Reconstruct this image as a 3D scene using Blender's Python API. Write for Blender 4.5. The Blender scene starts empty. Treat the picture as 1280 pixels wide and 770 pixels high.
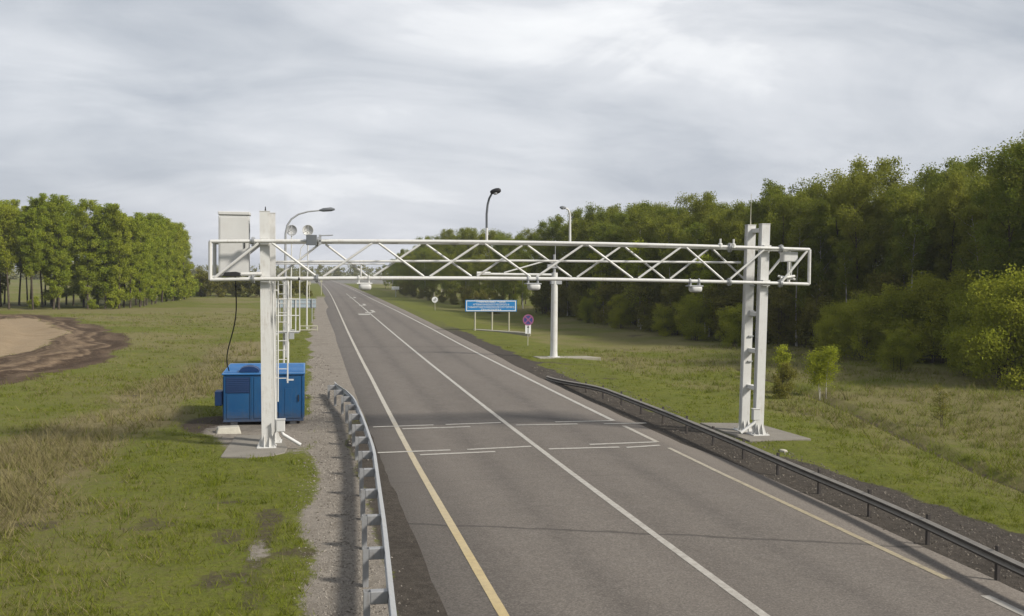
import bpy, math, random
import numpy as np
from mathutils import Vector, Matrix

S = bpy.context.scene
COL = S.collection
rng = np.random.default_rng(7)
random.seed(7)

# ------------------------------------------------------------------ survey of the place
F, H = 1280.0, 5.65                      # focal length in photo pixels, camera height (m)
YAW, PITCH, ROLL = 0.19904331, 0.03450854, 0.0095
_cy, _sy, _cp, _sp = math.cos(YAW), math.sin(YAW), math.cos(PITCH), math.sin(PITCH)
FW = np.array([_sy * _cp, _cy * _cp, -_sp]); _r = np.array([_cy, -_sy, 0.0]); _u = np.cross(_r, FW)
RT = _r * math.cos(ROLL) + _u * math.sin(ROLL); UP = _u * math.cos(ROLL) - _r * math.sin(ROLL)

def g(s):                                # long profile of the road
    t = np.clip((np.asarray(s, float) - 34) / 100, -.3, 1.155)
    return .637 * t ** 2 - .3675 * t ** 3
def c(s):                                # centre line of the road
    s = np.asarray(s, float)
    t = np.clip((s - 34) / 100, -.3, 40); u = np.minimum(t, 1.)
    return 7.40 + 1.2955 * u ** 2 - .4267 * u ** 3 + np.maximum(t - 1, 0) * 1.311 - 2.4 * (np.maximum(s - 180, 0) / 315) ** 2

def _hash(ix, iy, seed):
    n = (ix.astype(np.int64) * 374761393 + iy.astype(np.int64) * 668265263 + seed * 1442695041) & 0x7fffffff
    n = ((n ^ (n >> 13)) * 1274126177) & 0x7fffffff
    return ((n ^ (n >> 16)) & 0xffff) / 65535.0
def vnoise(x, y, sc, seed=0):
    x = np.asarray(x, float) / sc; y = np.asarray(y, float) / sc
    x, y = np.broadcast_arrays(x, y)
    ix, iy = np.floor(x), np.floor(y); fx, fy = x - ix, y - iy
    fx = fx * fx * (3 - 2 * fx); fy = fy * fy * (3 - 2 * fy)
    a, b = _hash(ix, iy, seed), _hash(ix + 1, iy, seed); d, e = _hash(ix, iy + 1, seed), _hash(ix + 1, iy + 1, seed)
    return (a * (1 - fx) + b * fx) * (1 - fy) + (d * (1 - fx) + e * fx) * fy
def fbm(x, y, sc, seed=0):
    return (vnoise(x, y, sc, seed) + .5 * vnoise(x, y, sc / 2, seed + 1) + .25 * vnoise(x, y, sc / 4, seed + 2)) / 1.75
def sstep(a, b, x):
    t = np.clip((x - a) / (b - a), 0, 1); return t * t * (3 - 2 * t)

def seg_dist(x, y, pts):
    best = np.full(np.shape(x), 1e9)
    for (x0, y0), (x1, y1) in zip(pts[:-1], pts[1:]):
        dx, dy = x1 - x0, y1 - y0; L = dx * dx + dy * dy
        t = np.clip(((x - x0) * dx + (y - y0) * dy) / L, 0, 1)
        best = np.minimum(best, np.hypot(x - x0 - t * dx, y - y0 - t * dy))
    return best
DRAIN = [(26.6, 60), (25.2, 49), (23.3, 40), (20.2, 26.7), (18.9, 19), (18, 10)]
TILL = [(-200, 200), (-55.6, 138.4), (-35.8, 132), (-29, 126), (-21.9, 111.6), (-16.4, 95.3), (-13, 81.5), (-12.2, 72.5), (-12.8, 65.4), (-13.9, 60.1), (-14.8, 52.7), (-19, 42), (-60, 30)]
SAND = [(-200, 160), (-46, 121), (-32.6, 120), (-28.1, 116.5), (-23.2, 104.3), (-19.9, 91.1), (-18.5, 80.2), (-18.8, 68.6), (-20, 55), (-60, 40)]
def poly_dist(x, y, poly):               # signed distance, positive inside
    p = poly + poly[:1]; ins = np.zeros(np.shape(x), bool)
    for (x0, y0), (x1, y1) in zip(p[:-1], p[1:]):
        ins ^= ((y0 > y) != (y1 > y)) & (x < (x1 - x0) * (y - y0) / (y1 - y0 + 1e-9) + x0)
    return np.where(ins, 1, -1) * seg_dist(x, y, p)
def tz(x, s):                            # terrain height
    x = np.asarray(x, float); s = np.asarray(s, float)
    q = x - c(s); a = np.abs(q)
    z = g(s) - .05 * (1 - sstep(4.5, 5.3, a))
    rough = sstep(8, 14, a) * (1 - sstep(250, 500, s))
    z = z + rough * .22 * (fbm(x, s, 7, 3) - .5) + sstep(6.5, 8, a) * .07 * (vnoise(x, s, 1.1, 9) - .5) * (1 - sstep(60, 120, s))
    z = z - .25 * sstep(9, 13, q) * (1 - sstep(17, 24, q)) * (1 - sstep(150, 200, s))
    z = z - .25 * sstep(12, 15, -q) * (1 - sstep(18, 24, -q)) * (1 - sstep(70, 110, s))
    dT = poly_dist(x, s, TILL); z = z + sstep(0, 1.5, dT) * (1 - sstep(9, 13, dT)) * (.34 * (vnoise(dT * 1.0 + 1.5 * vnoise(x, s, 9, 79), 0 * dT, 1.3, 77) - .5) + .12 * (vnoise(x, s, .8, 78) - .5))
    z = z - .22 * (1 - sstep(.15, .6, seg_dist(x, s, DRAIN)))
    return z
def tzf(x, s): return float(tz(x, s))

def P(px, py, Y):                        # point seen at a photo pixel, at the road station Y
    d = FW + (px - 640) / F * RT - (py - 385) / F * UP
    k = Y / d[1]; return Vector((d[0] * k, Y, H + d[2] * k))
def G(px, py, dz=0.0):                   # point on the road-level ground seen at a photo pixel
    d = FW + (px - 640) / F * RT - (py - 385) / F * UP; s = 34.
    for _ in range(60): s = .5 * s + .5 * d[1] * (float(g(s)) + dz - H) / d[2]
    k = (float(g(s)) + dz - H) / d[2]
    return Vector((d[0] * k, d[1] * k, H + d[2] * k))

# ------------------------------------------------------------------ mesh helpers
class MB:
    def __init__(s): s.v = []; s.f = []; s.sm = []; s.cut = []; s.lock = 0
    def add(s, vs, fs, smooth=False):
        o = len(s.v)
        if not s.lock: s.cut.append((o, len(s.f)))
        s.v += [tuple(p) for p in vs]
        for q in fs: s.f.append([i + o for i in q]); s.sm.append(smooth)
        return s
    def box(s, lo, hi, M=None):
        x0, y0, z0 = lo; x1, y1, z1 = hi
        vs = [Vector(p) for p in ((x0, y0, z0), (x1, y0, z0), (x1, y1, z0), (x0, y1, z0), (x0, y0, z1), (x1, y0, z1), (x1, y1, z1), (x0, y1, z1))]
        if M is not None: vs = [M @ p for p in vs]
        return s.add(vs, [(0, 3, 2, 1), (4, 5, 6, 7), (0, 1, 5, 4), (1, 2, 6, 5), (2, 3, 7, 6), (3, 0, 4, 7)])
    def bbox(s, lo, hi, b=.01):          # box with chamfered edges
        x0, y0, z0 = lo; x1, y1, z1 = hi; vs = []; idx = {}
        for i, X in enumerate((x0, x1)):
            for j, Y in enumerate((y0, y1)):
                for k, Z in enumerate((z0, z1)):
                    sx, sy, sz = (1 - 2 * i) * b, (1 - 2 * j) * b, (1 - 2 * k) * b
                    for a, p in enumerate(((X, Y + sy, Z + sz), (X + sx, Y, Z + sz), (X + sx, Y + sy, Z))):
                        idx[i, j, k, a] = len(vs); vs.append(p)
        fs = []
        def q(*ks): fs.append([idx[k] for k in ks])
        for i in (0, 1): q((i, 0, 0, 0), (i, 1, 0, 0), (i, 1, 1, 0), (i, 0, 1, 0))
        for j in (0, 1): q((0, j, 0, 1), (1, j, 0, 1), (1, j, 1, 1), (0, j, 1, 1))
        for k in (0, 1): q((0, 0, k, 2), (1, 0, k, 2), (1, 1, k, 2), (0, 1, k, 2))
        for i in (0, 1):
            for j in (0, 1): q((i, j, 0, 0), (i, j, 1, 0), (i, j, 1, 1), (i, j, 0, 1))
        for i in (0, 1):
            for k in (0, 1): q((i, 0, k, 0), (i, 1, k, 0), (i, 1, k, 2), (i, 0, k, 2))
        for j in (0, 1):
            for k in (0, 1): q((0, j, k, 1), (1, j, k, 1), (1, j, k, 2), (0, j, k, 2))
        for i in (0, 1):
            for j in (0, 1):
                for k in (0, 1): q((i, j, k, 0), (i, j, k, 1), (i, j, k, 2))
        return s.add(vs, fs)
    def tube(s, pts, r, n=10, cap=True):
        pts = [Vector(p) for p in pts]
        rs = r if isinstance(r, (list, tuple)) else [r] * len(pts)
        T = []
        for i in range(len(pts)):
            a = pts[max(i - 1, 0)]; b = pts[min(i + 1, len(pts) - 1)]; T.append((b - a).normalized())
        ref = Vector((0, 0, 1)) if abs(T[0].z) < .9 else Vector((1, 0, 0))
        vs = []
        for p, t, rr in zip(pts, T, rs):
            e = ref - t * ref.dot(t)
            if e.length < 1e-3: e = t.orthogonal()
            e.normalize(); f = t.cross(e); ref = e
            for k in range(n):
                a = 2 * math.pi * k / n; vs.append(p + (e * math.cos(a) + f * math.sin(a)) * rr)
        fs = [(i * n + k, i * n + (k + 1) % n, (i + 1) * n + (k + 1) % n, (i + 1) * n + k) for i in range(len(pts) - 1) for k in range(n)]
        s.add(vs, fs, True); s.lock = 1
        if cap: s.add(vs[:n], [tuple(range(n))[::-1]]); s.add(vs[-n:], [tuple(range(n))])
        s.lock = 0
        return s
    def pieces(s):
        ends = s.cut[1:] + [(len(s.v), len(s.f))]
        for (v0, f0), (v1, f1) in zip(s.cut, ends):
            m = MB(); m.v = s.v[v0:v1]; m.f = [[i - v0 for i in q] for q in s.f[f0:f1]]; m.sm = s.sm[f0:f1]; yield m
    def lathe(s, prof, origin, axis=(0, 0, 1), n=24):   # prof: (radius, height along axis)
        ax = Vector(axis).normalized(); e = ax.orthogonal().normalized(); f = ax.cross(e); o = Vector(origin); vs = []
        for r, h in prof:
            for k in range(n):
                a = 2 * math.pi * k / n; vs.append(o + ax * h + (e * math.cos(a) + f * math.sin(a)) * max(r, 1e-4))
        fs = [(i * n + k, i * n + (k + 1) % n, (i + 1) * n + (k + 1) % n, (i + 1) * n + k) for i in range(len(prof) - 1) for k in range(n)]
        return s.add(vs, fs, True)
    def prism(s, poly, off):             # closed polygon (3D points) extruded by a vector
        p = [Vector(q) for q in poly]; off = Vector(off); n = len(p)
        return s.add(p + [q + off for q in p], [tuple(range(n))[::-1], tuple(range(n, 2 * n))] + [(i, (i + 1) % n, n + (i + 1) % n, n + i) for i in range(n)])
    def mesh(s, name):
        m = bpy.data.meshes.new(name); m.from_pydata(s.v, [], s.f)
        m.polygons.foreach_set('use_smooth', s.sm); m.update(); return m
def finish(o, parent):
    COL.objects.link(o)
    if parent is not None:                # meshes are written in world coordinates
        o.parent = parent
        if parent.type == 'EMPTY': o.matrix_parent_inverse = Matrix.Translation(-Vector(parent.location))
    return o
def build(name, mb, mat, parent=None, label=None, bevel=0):
    me = mb.mesh(name) if isinstance(mb, MB) else mb
    if mat is not None: me.materials.append(mat)
    import bmesh
    if isinstance(mb, MB):
        b = bmesh.new(); b.from_mesh(me); bmesh.ops.recalc_face_normals(b, faces=b.faces); 
        for e in b.edges:
            if len(e.link_faces) == 2 and e.calc_face_angle(0) > .66: e.smooth = False
        b.to_mesh(me); b.free()
    o = bpy.data.objects.new(name, me)
    finish(o, parent)
    if label: o['label'] = label
    if bevel:
        md = o.modifiers.new('edge', 'BEVEL'); md.width = bevel; md.segments = 2; md.limit_method = 'ANGLE'
    return o
def each(name, mb, mat, parent=None, bevel=0):    # every piece of the builder a part of its own
    for m in mb.pieces(): build(name, m, mat, parent, bevel=bevel)
def thing(name, loc, label, cat, group=None):
    o = bpy.data.objects.new(name, None); o.location = loc; o.empty_display_size = .2; COL.objects.link(o)
    o['label'] = label; o['category'] = cat
    if group: o['group'] = group
    return o
def tag(o, label, cat, group=None):
    o['label'] = label; o['category'] = cat
    if group: o['group'] = group
    return o
def struct(o, kind='structure'): o['kind'] = kind; return o

# ------------------------------------------------------------------ material helpers
class NT:
    def __init__(s, name):
        s.m = bpy.data.materials.new(name); s.m.use_nodes = True; s.t = s.m.node_tree; s.t.nodes.clear()
        s.out = s.t.nodes.new('ShaderNodeOutputMaterial'); s.co = None
    def n(s, typ, **kw):
        nd = s.t.nodes.new('ShaderNode' + typ)
        for k, v in kw.items():
            if k.startswith('i_'):
                key = k[2:]; key = int(key) if key.isdigit() else key.replace('_', ' '); s.set(nd.inputs[key], v)
            else: setattr(nd, k, v)
        return nd
    def set(s, sock, v):
        if isinstance(v, bpy.types.NodeSocket): s.t.links.new(v, sock)
        elif isinstance(v, (tuple, list)) and len(v) == 3 and sock.type == 'RGBA': sock.default_value = (*v, 1)
        else: sock.default_value = v
    def coord(s, kind='Object'):
        if s.co is None: s.co = s.n('TexCoord')
        return s.co.outputs[kind]
    def noise(s, scale, detail=4, rough=.55, vec=None, stretch=None, dist=0):
        v = vec or s.coord()
        if stretch: v = s.n('Mapping', i_Vector=v, i_Scale=stretch).outputs[0]
        return s.n('TexNoise', i_Vector=v, i_Scale=scale, i_Detail=detail, i_Roughness=rough, i_Distortion=dist).outputs['Fac']
    def vor(s, scale, vec=None): return s.n('TexVoronoi', i_Vector=vec or s.coord(), i_Scale=scale)
    def ramp(s, fac, a, b, lo=0., hi=1.):
        r = s.n('MapRange', i_0=fac, i_1=a, i_2=b, i_3=lo, i_4=hi); r.clamp = True; return r.outputs[0]
    def mix(s, fac, a, b, mode='MIX'):
        m = s.n('Mix', data_type='RGBA', blend_type=mode); s.set(m.inputs[0], fac); s.set(m.inputs[6], a); s.set(m.inputs[7], b); return m.outputs[2]
    def math(s, op, a, b=0.): return s.n('Math', operation=op, i_0=a, i_1=b).outputs[0]
    def attr(s, name): return s.n('Attribute', attribute_name=name)
    def bump(s, h, strength=.3, dist=.02): return s.n('Bump', i_Height=h, i_Strength=strength, i_Distance=dist).outputs[0]
    def bsdf(s, col, rough=.6, normal=None, metal=0., spec=.5):
        b = s.n('BsdfPrincipled', i_Base_Color=col, i_Roughness=rough, i_Metallic=metal); b.inputs['Specular IOR Level'].default_value = spec
        if normal is not None: s.t.links.new(normal, b.inputs['Normal'])
        s.t.links.new(b.outputs[0], s.out.inputs[0]); return s.m

def painted(name, col, rough=.5, dirt=.25, dirtcol=(.25, .2, .14), scale=3., spec=.4, metal=0.):
    t = NT(name)
    a = t.noise(scale, 5, .6); b = t.noise(scale * 7, 4, .65, stretch=(1, 1, .12))
    k = t.math('MULTIPLY', t.ramp(a, .45, .75), t.ramp(b, .4, .7)); k = t.math('MULTIPLY', k, dirt * 2)
    cc = t.mix(k, col, dirtcol)
    cc = t.mix(t.ramp(t.noise(scale * .4, 2), .3, .7, 0, .35), cc, tuple(x * .82 for x in col))
    return t.bsdf(cc, t.ramp(a, .3, .7, rough - .08, rough + .15), t.bump(t.noise(scale * 20, 3), .05, .004), metal, spec)

WHITE = painted('white_steel_paint', (.52, .52, .50), .45, .4)
WHITE2 = painted('white_enamel', (.49, .49, .475), .4, .12)
GREYP = painted('grey_paint', (.30, .31, .32), .5, .2)
DARK = painted('dark_metal', (.02, .02, .022), .5, .1)
LAMPGREY = painted('lamp_grey', (.10, .11, .12), .45, .1)
GALV = painted('galvanised_steel', (.34, .35, .355), .48, .3, (.2, .17, .13), 2.5, .5, .35)
POSTDARK = painted('dark_post', (.035, .03, .028), .7, .3)
BLACK = painted('black_rubber', (.012, .012, .013), .6, .0)
def blue_paint():
    t = NT('blue_container_paint'); z = t.n('SeparateXYZ', i_0=t.coord()).outputs[2]; a = t.noise(1.4, 5, .65); b = t.noise(9, 4, .7, stretch=(1, 1, .12)); f = t.noise(14, 4, .7)
    cc = t.mix(t.ramp(a, .35, .68, 0, .6), (.005, .070, .200), (.012, .095, .22)); cc = t.mix(t.ramp(b, .5, .72, 0, .35), cc, (.055, .085, .12))
    mud = t.ramp(t.math('ADD', z, t.math('MULTIPLY', t.math('SUBTRACT', f, .5), .7)), .12, .55, .65, 0); cc = t.mix(mud, cc, (.075, .06, .045))
    return t.bsdf(cc, t.ramp(a, .3, .7, .42, .62), t.bump(a, .06, .01), 0, .4)
BLUE = blue_paint()
BLUEDK = painted('blue_louvre_paint', (.004, .030, .105), .5, .2, (.02, .02, .03))
BLUETOP = painted('blue_roof_paint', (.03, .14, .34), .42, .35, (.2, .2, .19), 1.1, .5)
SIGNBLUE = painted('sign_blue', (.005, .155, .39), .45, .08, (.2, .2, .2))
SIGNWHITE = painted('sign_white', (.62, .63, .63), .5, .08)
SIGNRED = painted('sign_red', (.24, .075, .16), .5, .1)
NAVY = painted('sign_navy', (.03, .035, .16), .5, .1)
BOARDBACK = painted('board_back', (.28, .34, .38), .5, .2)
OLIVEPOST = painted('pale_post', (.36, .35, .26), .6, .3)

def lit_top(name, face, top):  # sunlight painted on upward faces as a lighter tone; dirty sides darkened as shade
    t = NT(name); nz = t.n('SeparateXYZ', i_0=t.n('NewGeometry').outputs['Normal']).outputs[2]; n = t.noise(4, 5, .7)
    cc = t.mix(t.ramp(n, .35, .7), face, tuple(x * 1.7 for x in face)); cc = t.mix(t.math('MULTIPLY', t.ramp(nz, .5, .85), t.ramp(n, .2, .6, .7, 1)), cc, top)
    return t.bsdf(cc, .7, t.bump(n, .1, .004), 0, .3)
GALVD = painted('weathered_galvanised_steel', (.26, .265, .27), .55, .6, (.12, .10, .08), 3., .4, .2)
DUSTY_LIT = lit_top('dusty_steel_lit_top', (.032, .027, .022), (.23, .212, .185))
def concrete(name, col, sc=1.):
    t = NT(name); a = t.noise(1.6 * sc, 6, .65); b = t.noise(22 * sc, 4, .7)
    cc = t.mix(t.ramp(a, .3, .7), tuple(x * .68 for x in col), col); cc = t.mix(t.ramp(b, .35, .7, 0, .5), cc, tuple(x * 1.25 for x in col))
    return t.bsdf(cc, .9, t.bump(b, .5, .02), 0, .2)
CONC = concrete('weathered_concrete', (.19, .175, .15)); PALEPAD = concrete('pale_slab', (.26, .245, .195)); BLOCKC = concrete('pale_concrete', (.40, .38, .32), 3)

# ------------------------------------------------------------------ world, sun, camera
def make_world():
    w = bpy.data.worlds.new('World'); S.world = w; w.use_nodes = True; t = w.node_tree; t.nodes.clear()
    N = NT.__new__(NT); N.t = t; N.co = None
    sky = N.n('TexSky', sky_type='NISHITA', sun_disc=False, sun_elevation=math.radians(SUN_EL), sun_rotation=math.radians(SUN_AZ), air_density=1.2, dust_density=2.5)
    sep = N.n('SeparateXYZ', i_0=N.coord('Generated'))
    zz = N.math('ADD', N.math('MAXIMUM', sep.outputs[2], 0.), .27)
    u, v = N.math('DIVIDE', sep.outputs[0], zz), N.math('DIVIDE', sep.outputs[1], zz)
    vec = N.n('CombineXYZ', i_0=u, i_1=v, i_2=0.).outputs[0]
    rot = N.n('Mapping', i_Vector=vec, i_Rotation=(0, 0, .25), i_Scale=(.95, 1.45, 1)).outputs[0]
    big = N.noise(.42, 4, .5, vec=rot, dist=.9); med = N.noise(1.5, 6, .55, vec=rot, dist=.8); fine = N.noise(4.5, 5, .55, vec=rot, dist=.5)
    cl = N.math('ADD', N.math('MULTIPLY', big, .62), N.math('ADD', N.math('MULTIPLY', med, .30), N.math('MULTIPLY', fine, .08)))
    tone = N.ramp(cl, .42, .575)
    col = N.mix(tone, (.355, .385, .435), (.72, .73, .755))
    br = N.ramp(cl, .555, .66)
    col = N.mix(br, col, (1.0, 1.0, .99))
    hz = N.ramp(sep.outputs[2], .02, .22, 1, 0)
    col = N.mix(N.math('MULTIPLY', hz, .55), col, (.56, .585, .66))
    col = N.mix(1., col, (CLOUD, CLOUD, CLOUD), 'MULTIPLY')
    mixed = N.mix(.93, sky.outputs[0], col)
    bg = N.n('Background', i_Color=mixed, i_Strength=.10); out = N.n('OutputWorld'); t.links.new(bg.outputs[0], out.inputs[0])
SUNV = Vector((1.1, -.8, 1.0))
SUN_EL = math.degrees(math.asin(SUNV.normalized().z)); SUN_AZ = math.degrees(math.atan2(SUNV.x, SUNV.y)); CLOUD = 6.2
make_world()
sd = bpy.data.lights.new('sun', 'SUN'); sd.energy = 3.0; sd.angle = math.radians(7); sd.color = (1, .94, .85)
so = bpy.data.objects.new('sun', sd); so.rotation_euler = (-SUNV).to_track_quat('-Z', 'Y').to_euler(); so.location = (60, -40, 60); COL.objects.link(so)
cd = bpy.data.cameras.new('camera'); cd.sensor_width = 36; cd.lens = 36 * F / 1280; cd.clip_start = .1; cd.clip_end = 12000
co = bpy.data.objects.new('camera', cd)
co.matrix_world = Matrix(((RT[0], UP[0], -FW[0], 0), (RT[1], UP[1], -FW[1], 0), (RT[2], UP[2], -FW[2], H), (0, 0, 0, 1))); COL.objects.link(co); S.camera = co
S.view_settings.view_transform = 'Standard'; S.view_settings.look = 'None'; S.view_settings.gamma = 1; S.view_settings.exposure = .93
S.render.engine = 'CYCLES'; S.cycles.max_bounces = 7; S.cycles.diffuse_bounces = 4; S.cycles.transmission_bounces = 3; S.cycles.transparent_max_bounces = 4
S.cycles.use_denoising = True

# ------------------------------------------------------------------ ground
def axis(segs):                           # segs: list of (start, end, step0, step1)
    out = []
    for a, b, d0, d1 in segs:
        x = a
        while x < b - 1e-6:
            out.append(x); f = (x - a) / (b - a); x += d0 * (d1 / d0) ** f if d0 != d1 else d0
    out.append(segs[-1][1]); return np.array(out)
def masks(x, s):
    q = x - c(s)
    n1 = fbm(x, s, 1.6, 11); n2 = fbm(x, s, 5, 12); n3 = fbm(x, s, 14, 13)
    ql = -7.25 + .9 * (n1 - .5) - .5 * (n2 - .5)
    gravel = sstep(-.35, .35, q - ql) * (1 - sstep(-4.9, -4.5, q))
    gravel = gravel * (1 - sstep(170, 260, s))
    # trampled area round the left column and the container
    pad = 1 - sstep(.75, 1.15, np.hypot((x + 1.1) / 2.3, (s - 36.2) / 4.2) + .5 * (n1 - .5))
    gravel = np.maximum(gravel, pad * .8)
    gravel = np.maximum(gravel, .62 * (1 - sstep(.4, 1.1, np.hypot((x + .98) / .34, (s - 20.7) / 1.6) + 1.6 * (fbm(x, s, .7, 19) - .5))))
    qr = 6.75 + 1.1 * (n1 - .5) + .6 * (1 - sstep(17, 24, s)) + .95 * (1 - sstep(25, 34, s))
    dirt = sstep(-.35, .35, qr - q) * sstep(4.5, 4.9, q) * (1 - sstep(75, 110, s) * .6)
    dirt = np.maximum(dirt, sstep(-6.3, -5.7, q + .5 * (n1 - .5)) * (1 - sstep(-5.0, -4.8, q)) * (1 - sstep(34, 44, s)))
    gravel = gravel * (1 - dirt)
    dryband = 1 - sstep(.6, 1.5, seg_dist(x, s, [(-4.2, 80), (-5.2, 60), (-6.6, 44), (-8.2, 36), (-8.0, 30), (-8.2, 26)]) / (.9 + 2.3 * n2))
    dry = .75 * dryband + .58 * sstep(.40, .62, n3 * .5 + n2 * .3 + n1 * .2) * sstep(9, 12.5, np.abs(q)) * (1 - .55 * (q < 0) * (1 - sstep(60, 90, s))) + .10 * sstep(.5, .7, n2)
    dry = dry * (1 - .75 * (1 - sstep(7.0, 10.5, q)) * (q > 0))
    soil = .60 * (1 - sstep(.3, 1.2, np.hypot((x + .95 - .02 * (s - 20)) / .45, (s - 21) / 6) + 1.5 * (n1 - .5)))
    soil = np.maximum(soil, .9 * (1 - sstep(.5, 1.2, np.hypot((x + 3.3) / 1.3, (s - 38.6) / 2.2) + .7 * (n1 - .5))))
    soil = np.maximum(soil, .8 * (1 - sstep(.10, .32, seg_dist(x, s, DRAIN))))
    soil = np.maximum(soil, .6 * sstep(.66, .76, n1 * .55 + n2 * .45) * (np.abs(q) > 7))
    dT, dS = poly_dist(x, s, TILL), poly_dist(x, s, SAND); wob = 3.2 * (n2 - .5) + 1.6 * (n1 - .5)
    till = sstep(-.6, .6, dT + wob * .8); sand = sstep(-.5, .5, dS + wob * .7)
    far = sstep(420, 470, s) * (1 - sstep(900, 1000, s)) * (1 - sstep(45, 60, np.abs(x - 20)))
    return dict(ring=np.clip(dT * .09, -1, 3), gravel=gravel, dirt=dirt, dry=np.clip(dry, 0, 1), soil=np.clip(soil, 0, 1), sand=sand, till=till * (1 - sand), far=far)

xs = axis([(-2600, -300, 220, 60), (-300, -60, 30, 3), (-60, -14, 2.2, .3), (-14, 2.5, .16, .16), (2.5, 12, .8, .8), (12, 28, .18, .25), (28, 60, .4, 2.5), (60, 300, 3, 40), (300, 2600, 60, 300)])
ys = axis([(-40, 6, 10, 1), (6, 45, .2, .28), (45, 110, .3, 1.2), (110, 300, 1.4, 6), (300, 900, 8, 40), (900, 4200, 60, 400)])
X, Y = np.meshgrid(xs, ys); Z = tz(X, Y)
nx, ny = len(xs), len(ys)
me = bpy.data.meshes.new('ground')
idx = np.arange(nx * ny).reshape(ny, nx)
quads = np.stack([idx[:-1, :-1], idx[:-1, 1:], idx[1:, 1:], idx[1:, :-1]], -1).reshape(-1, 4)
def np_mesh(me, verts, faces, k):
    n, m = len(verts), len(faces)
    me.vertices.add(n); me.vertices.foreach_set('co', np.ascontiguousarray(verts, np.float32).ravel())
    me.loops.add(m * k); me.loops.foreach_set('vertex_index', np.ascontiguousarray(faces, np.int32).ravel())
    me.polygons.add(m); me.polygons.foreach_set('loop_start', np.arange(0, m * k, k, dtype=np.int32))
    me.update(calc_edges=True)
np_mesh(me, np.stack([X, Y, Z], -1).reshape(-1, 3), quads, 4)
me.polygons.foreach_set('use_smooth', np.ones(len(quads), bool))
MK = masks(X, Y)
for k, a in MK.items():
    at = me.attributes.new(k, 'FLOAT', 'POINT'); at.data.foreach_set('value', a.astype(np.float32).ravel())

def ground_mat():
    t = NT('ground_soil_and_turf')
    A = {k: t.attr(k).outputs['Fac'] for k in MK}
    n05 = t.noise(.09, 5, .6); n1 = t.noise(.55, 6, .62); n4 = t.noise(4, 5, .65); n12 = t.noise(13, 5, .7); n40 = t.noise(45, 3, .7)
    grit = t.vor(26).outputs['Distance']
    green = t.mix(t.ramp(n1, .3, .7), (.092, .116, .014), (.142, .150, .025))
    green = t.mix(t.ramp(n4, .35, .68, 0, .7), green, (.058, .066, .013))
    green = t.mix(t.ramp(n12, .45, .72, 0, .7), green, (.140, .142, .038))
    green = t.mix(t.ramp(t.noise(7, 5, .75), .50, .66, 0, .6), green, (.066, .048, .024))
    dry = t.mix(t.ramp(n4, .3, .7), (.150, .125, .062), (.235, .195, .105)); dry = t.mix(t.ramp(n12, .4, .7, 0, .6), dry, (.075, .062, .032))
    def edge(a, amp=.55, w=.12):
        v = t.math('ADD', a, t.math('MULTIPLY', t.math('SUBTRACT', n4, .5), amp)); v = t.math('ADD', v, t.math('MULTIPLY', t.math('SUBTRACT', n12, .5), amp * .7))
        return t.ramp(v, .5 - w, .5 + w)
    cc = t.mix(t.math('MULTIPLY', edge(A['dry'], 1.0, .4), .88), green, dry)
    soil = t.mix(t.ramp(n12, .3, .7), (.042, .032, .022), (.085, .068, .050))
    cc = t.mix(edge(A['soil'], .8, .2), cc, soil)
    rg_ = t.noise(1., 3, .6, vec=t.n('CombineXYZ', i_0=t.math('ADD', t.math('MULTIPLY', A['ring'], 6.5), t.math('MULTIPLY', t.noise(.12, 3), 3.)), i_1=0., i_2=0.).outputs[0])
    till = t.mix(t.ramp(t.noise(1.1, 5, .7, dist=1.5), .35, .65), (.105, .072, .045), (.23, .17, .11))
    till = t.mix(t.ramp(rg_, .44, .56, 0, .85), (.050, .033, .021), till); till = t.mix(t.ramp(n4, .52, .7, 0, .6), till, (.20, .15, .10)); till = t.mix(t.ramp(A['ring'], .0, .16, .75, 0), till, (.05, .033, .021))
    cc = t.mix(edge(A['till'], .5, .2), cc, till)
    sand = t.mix(t.ramp(n4, .3, .7), (.22, .165, .105), (.27, .21, .135)); sand = t.mix(t.ramp(t.noise(.5, 5, .7, stretch=(.4, 1, 1)), .5, .68, 0, .7), sand, (.19, .14, .085))
    cc = t.mix(edge(A['sand'], .4, .15), cc, sand)
    gr = t.mix(t.ramp(n4, .3, .72), (.165, .145, .120), (.250, .225, .192)); gr = t.mix(t.ramp(n1, .5, .72, 0, .6), gr, (.115, .098, .080))
    gr = t.mix(t.ramp(grit, .1, .5, .55, 0), gr, (.32, .29, .25)); gr = t.mix(t.ramp(n40, .5, .75, 0, .6), gr, (.05, .042, .034))
    cc = t.mix(edge(A['gravel'], .9, .15), cc, gr)
    dr = t.mix(t.ramp(n4, .3, .7), (.040, .034, .028), (.074, .064, .053)); dr = t.mix(t.ramp(grit, .1, .45, .5, 0), dr, (.125, .11, .095)); dr = t.mix(t.ramp(n1, .52, .7, 0, .6), dr, (.03, .026, .022))
    cc = t.mix(edge(A['dirt'], .8, .15), cc, dr)
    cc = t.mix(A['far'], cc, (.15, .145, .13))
    hgt = t.math('ADD', t.math('MULTIPLY', n12, .6), t.math('MULTIPLY', n40, .3)); hgt = t.math('ADD', hgt, t.math('MULTIPLY', n4, .6))
    return t.bsdf(cc, .95, t.bump(hgt, .8, .09), 0, .1)
me.materials.append(ground_mat())
gr_o = bpy.data.objects.new('ground', me); COL.objects.link(gr_o); struct(gr_o)

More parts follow.
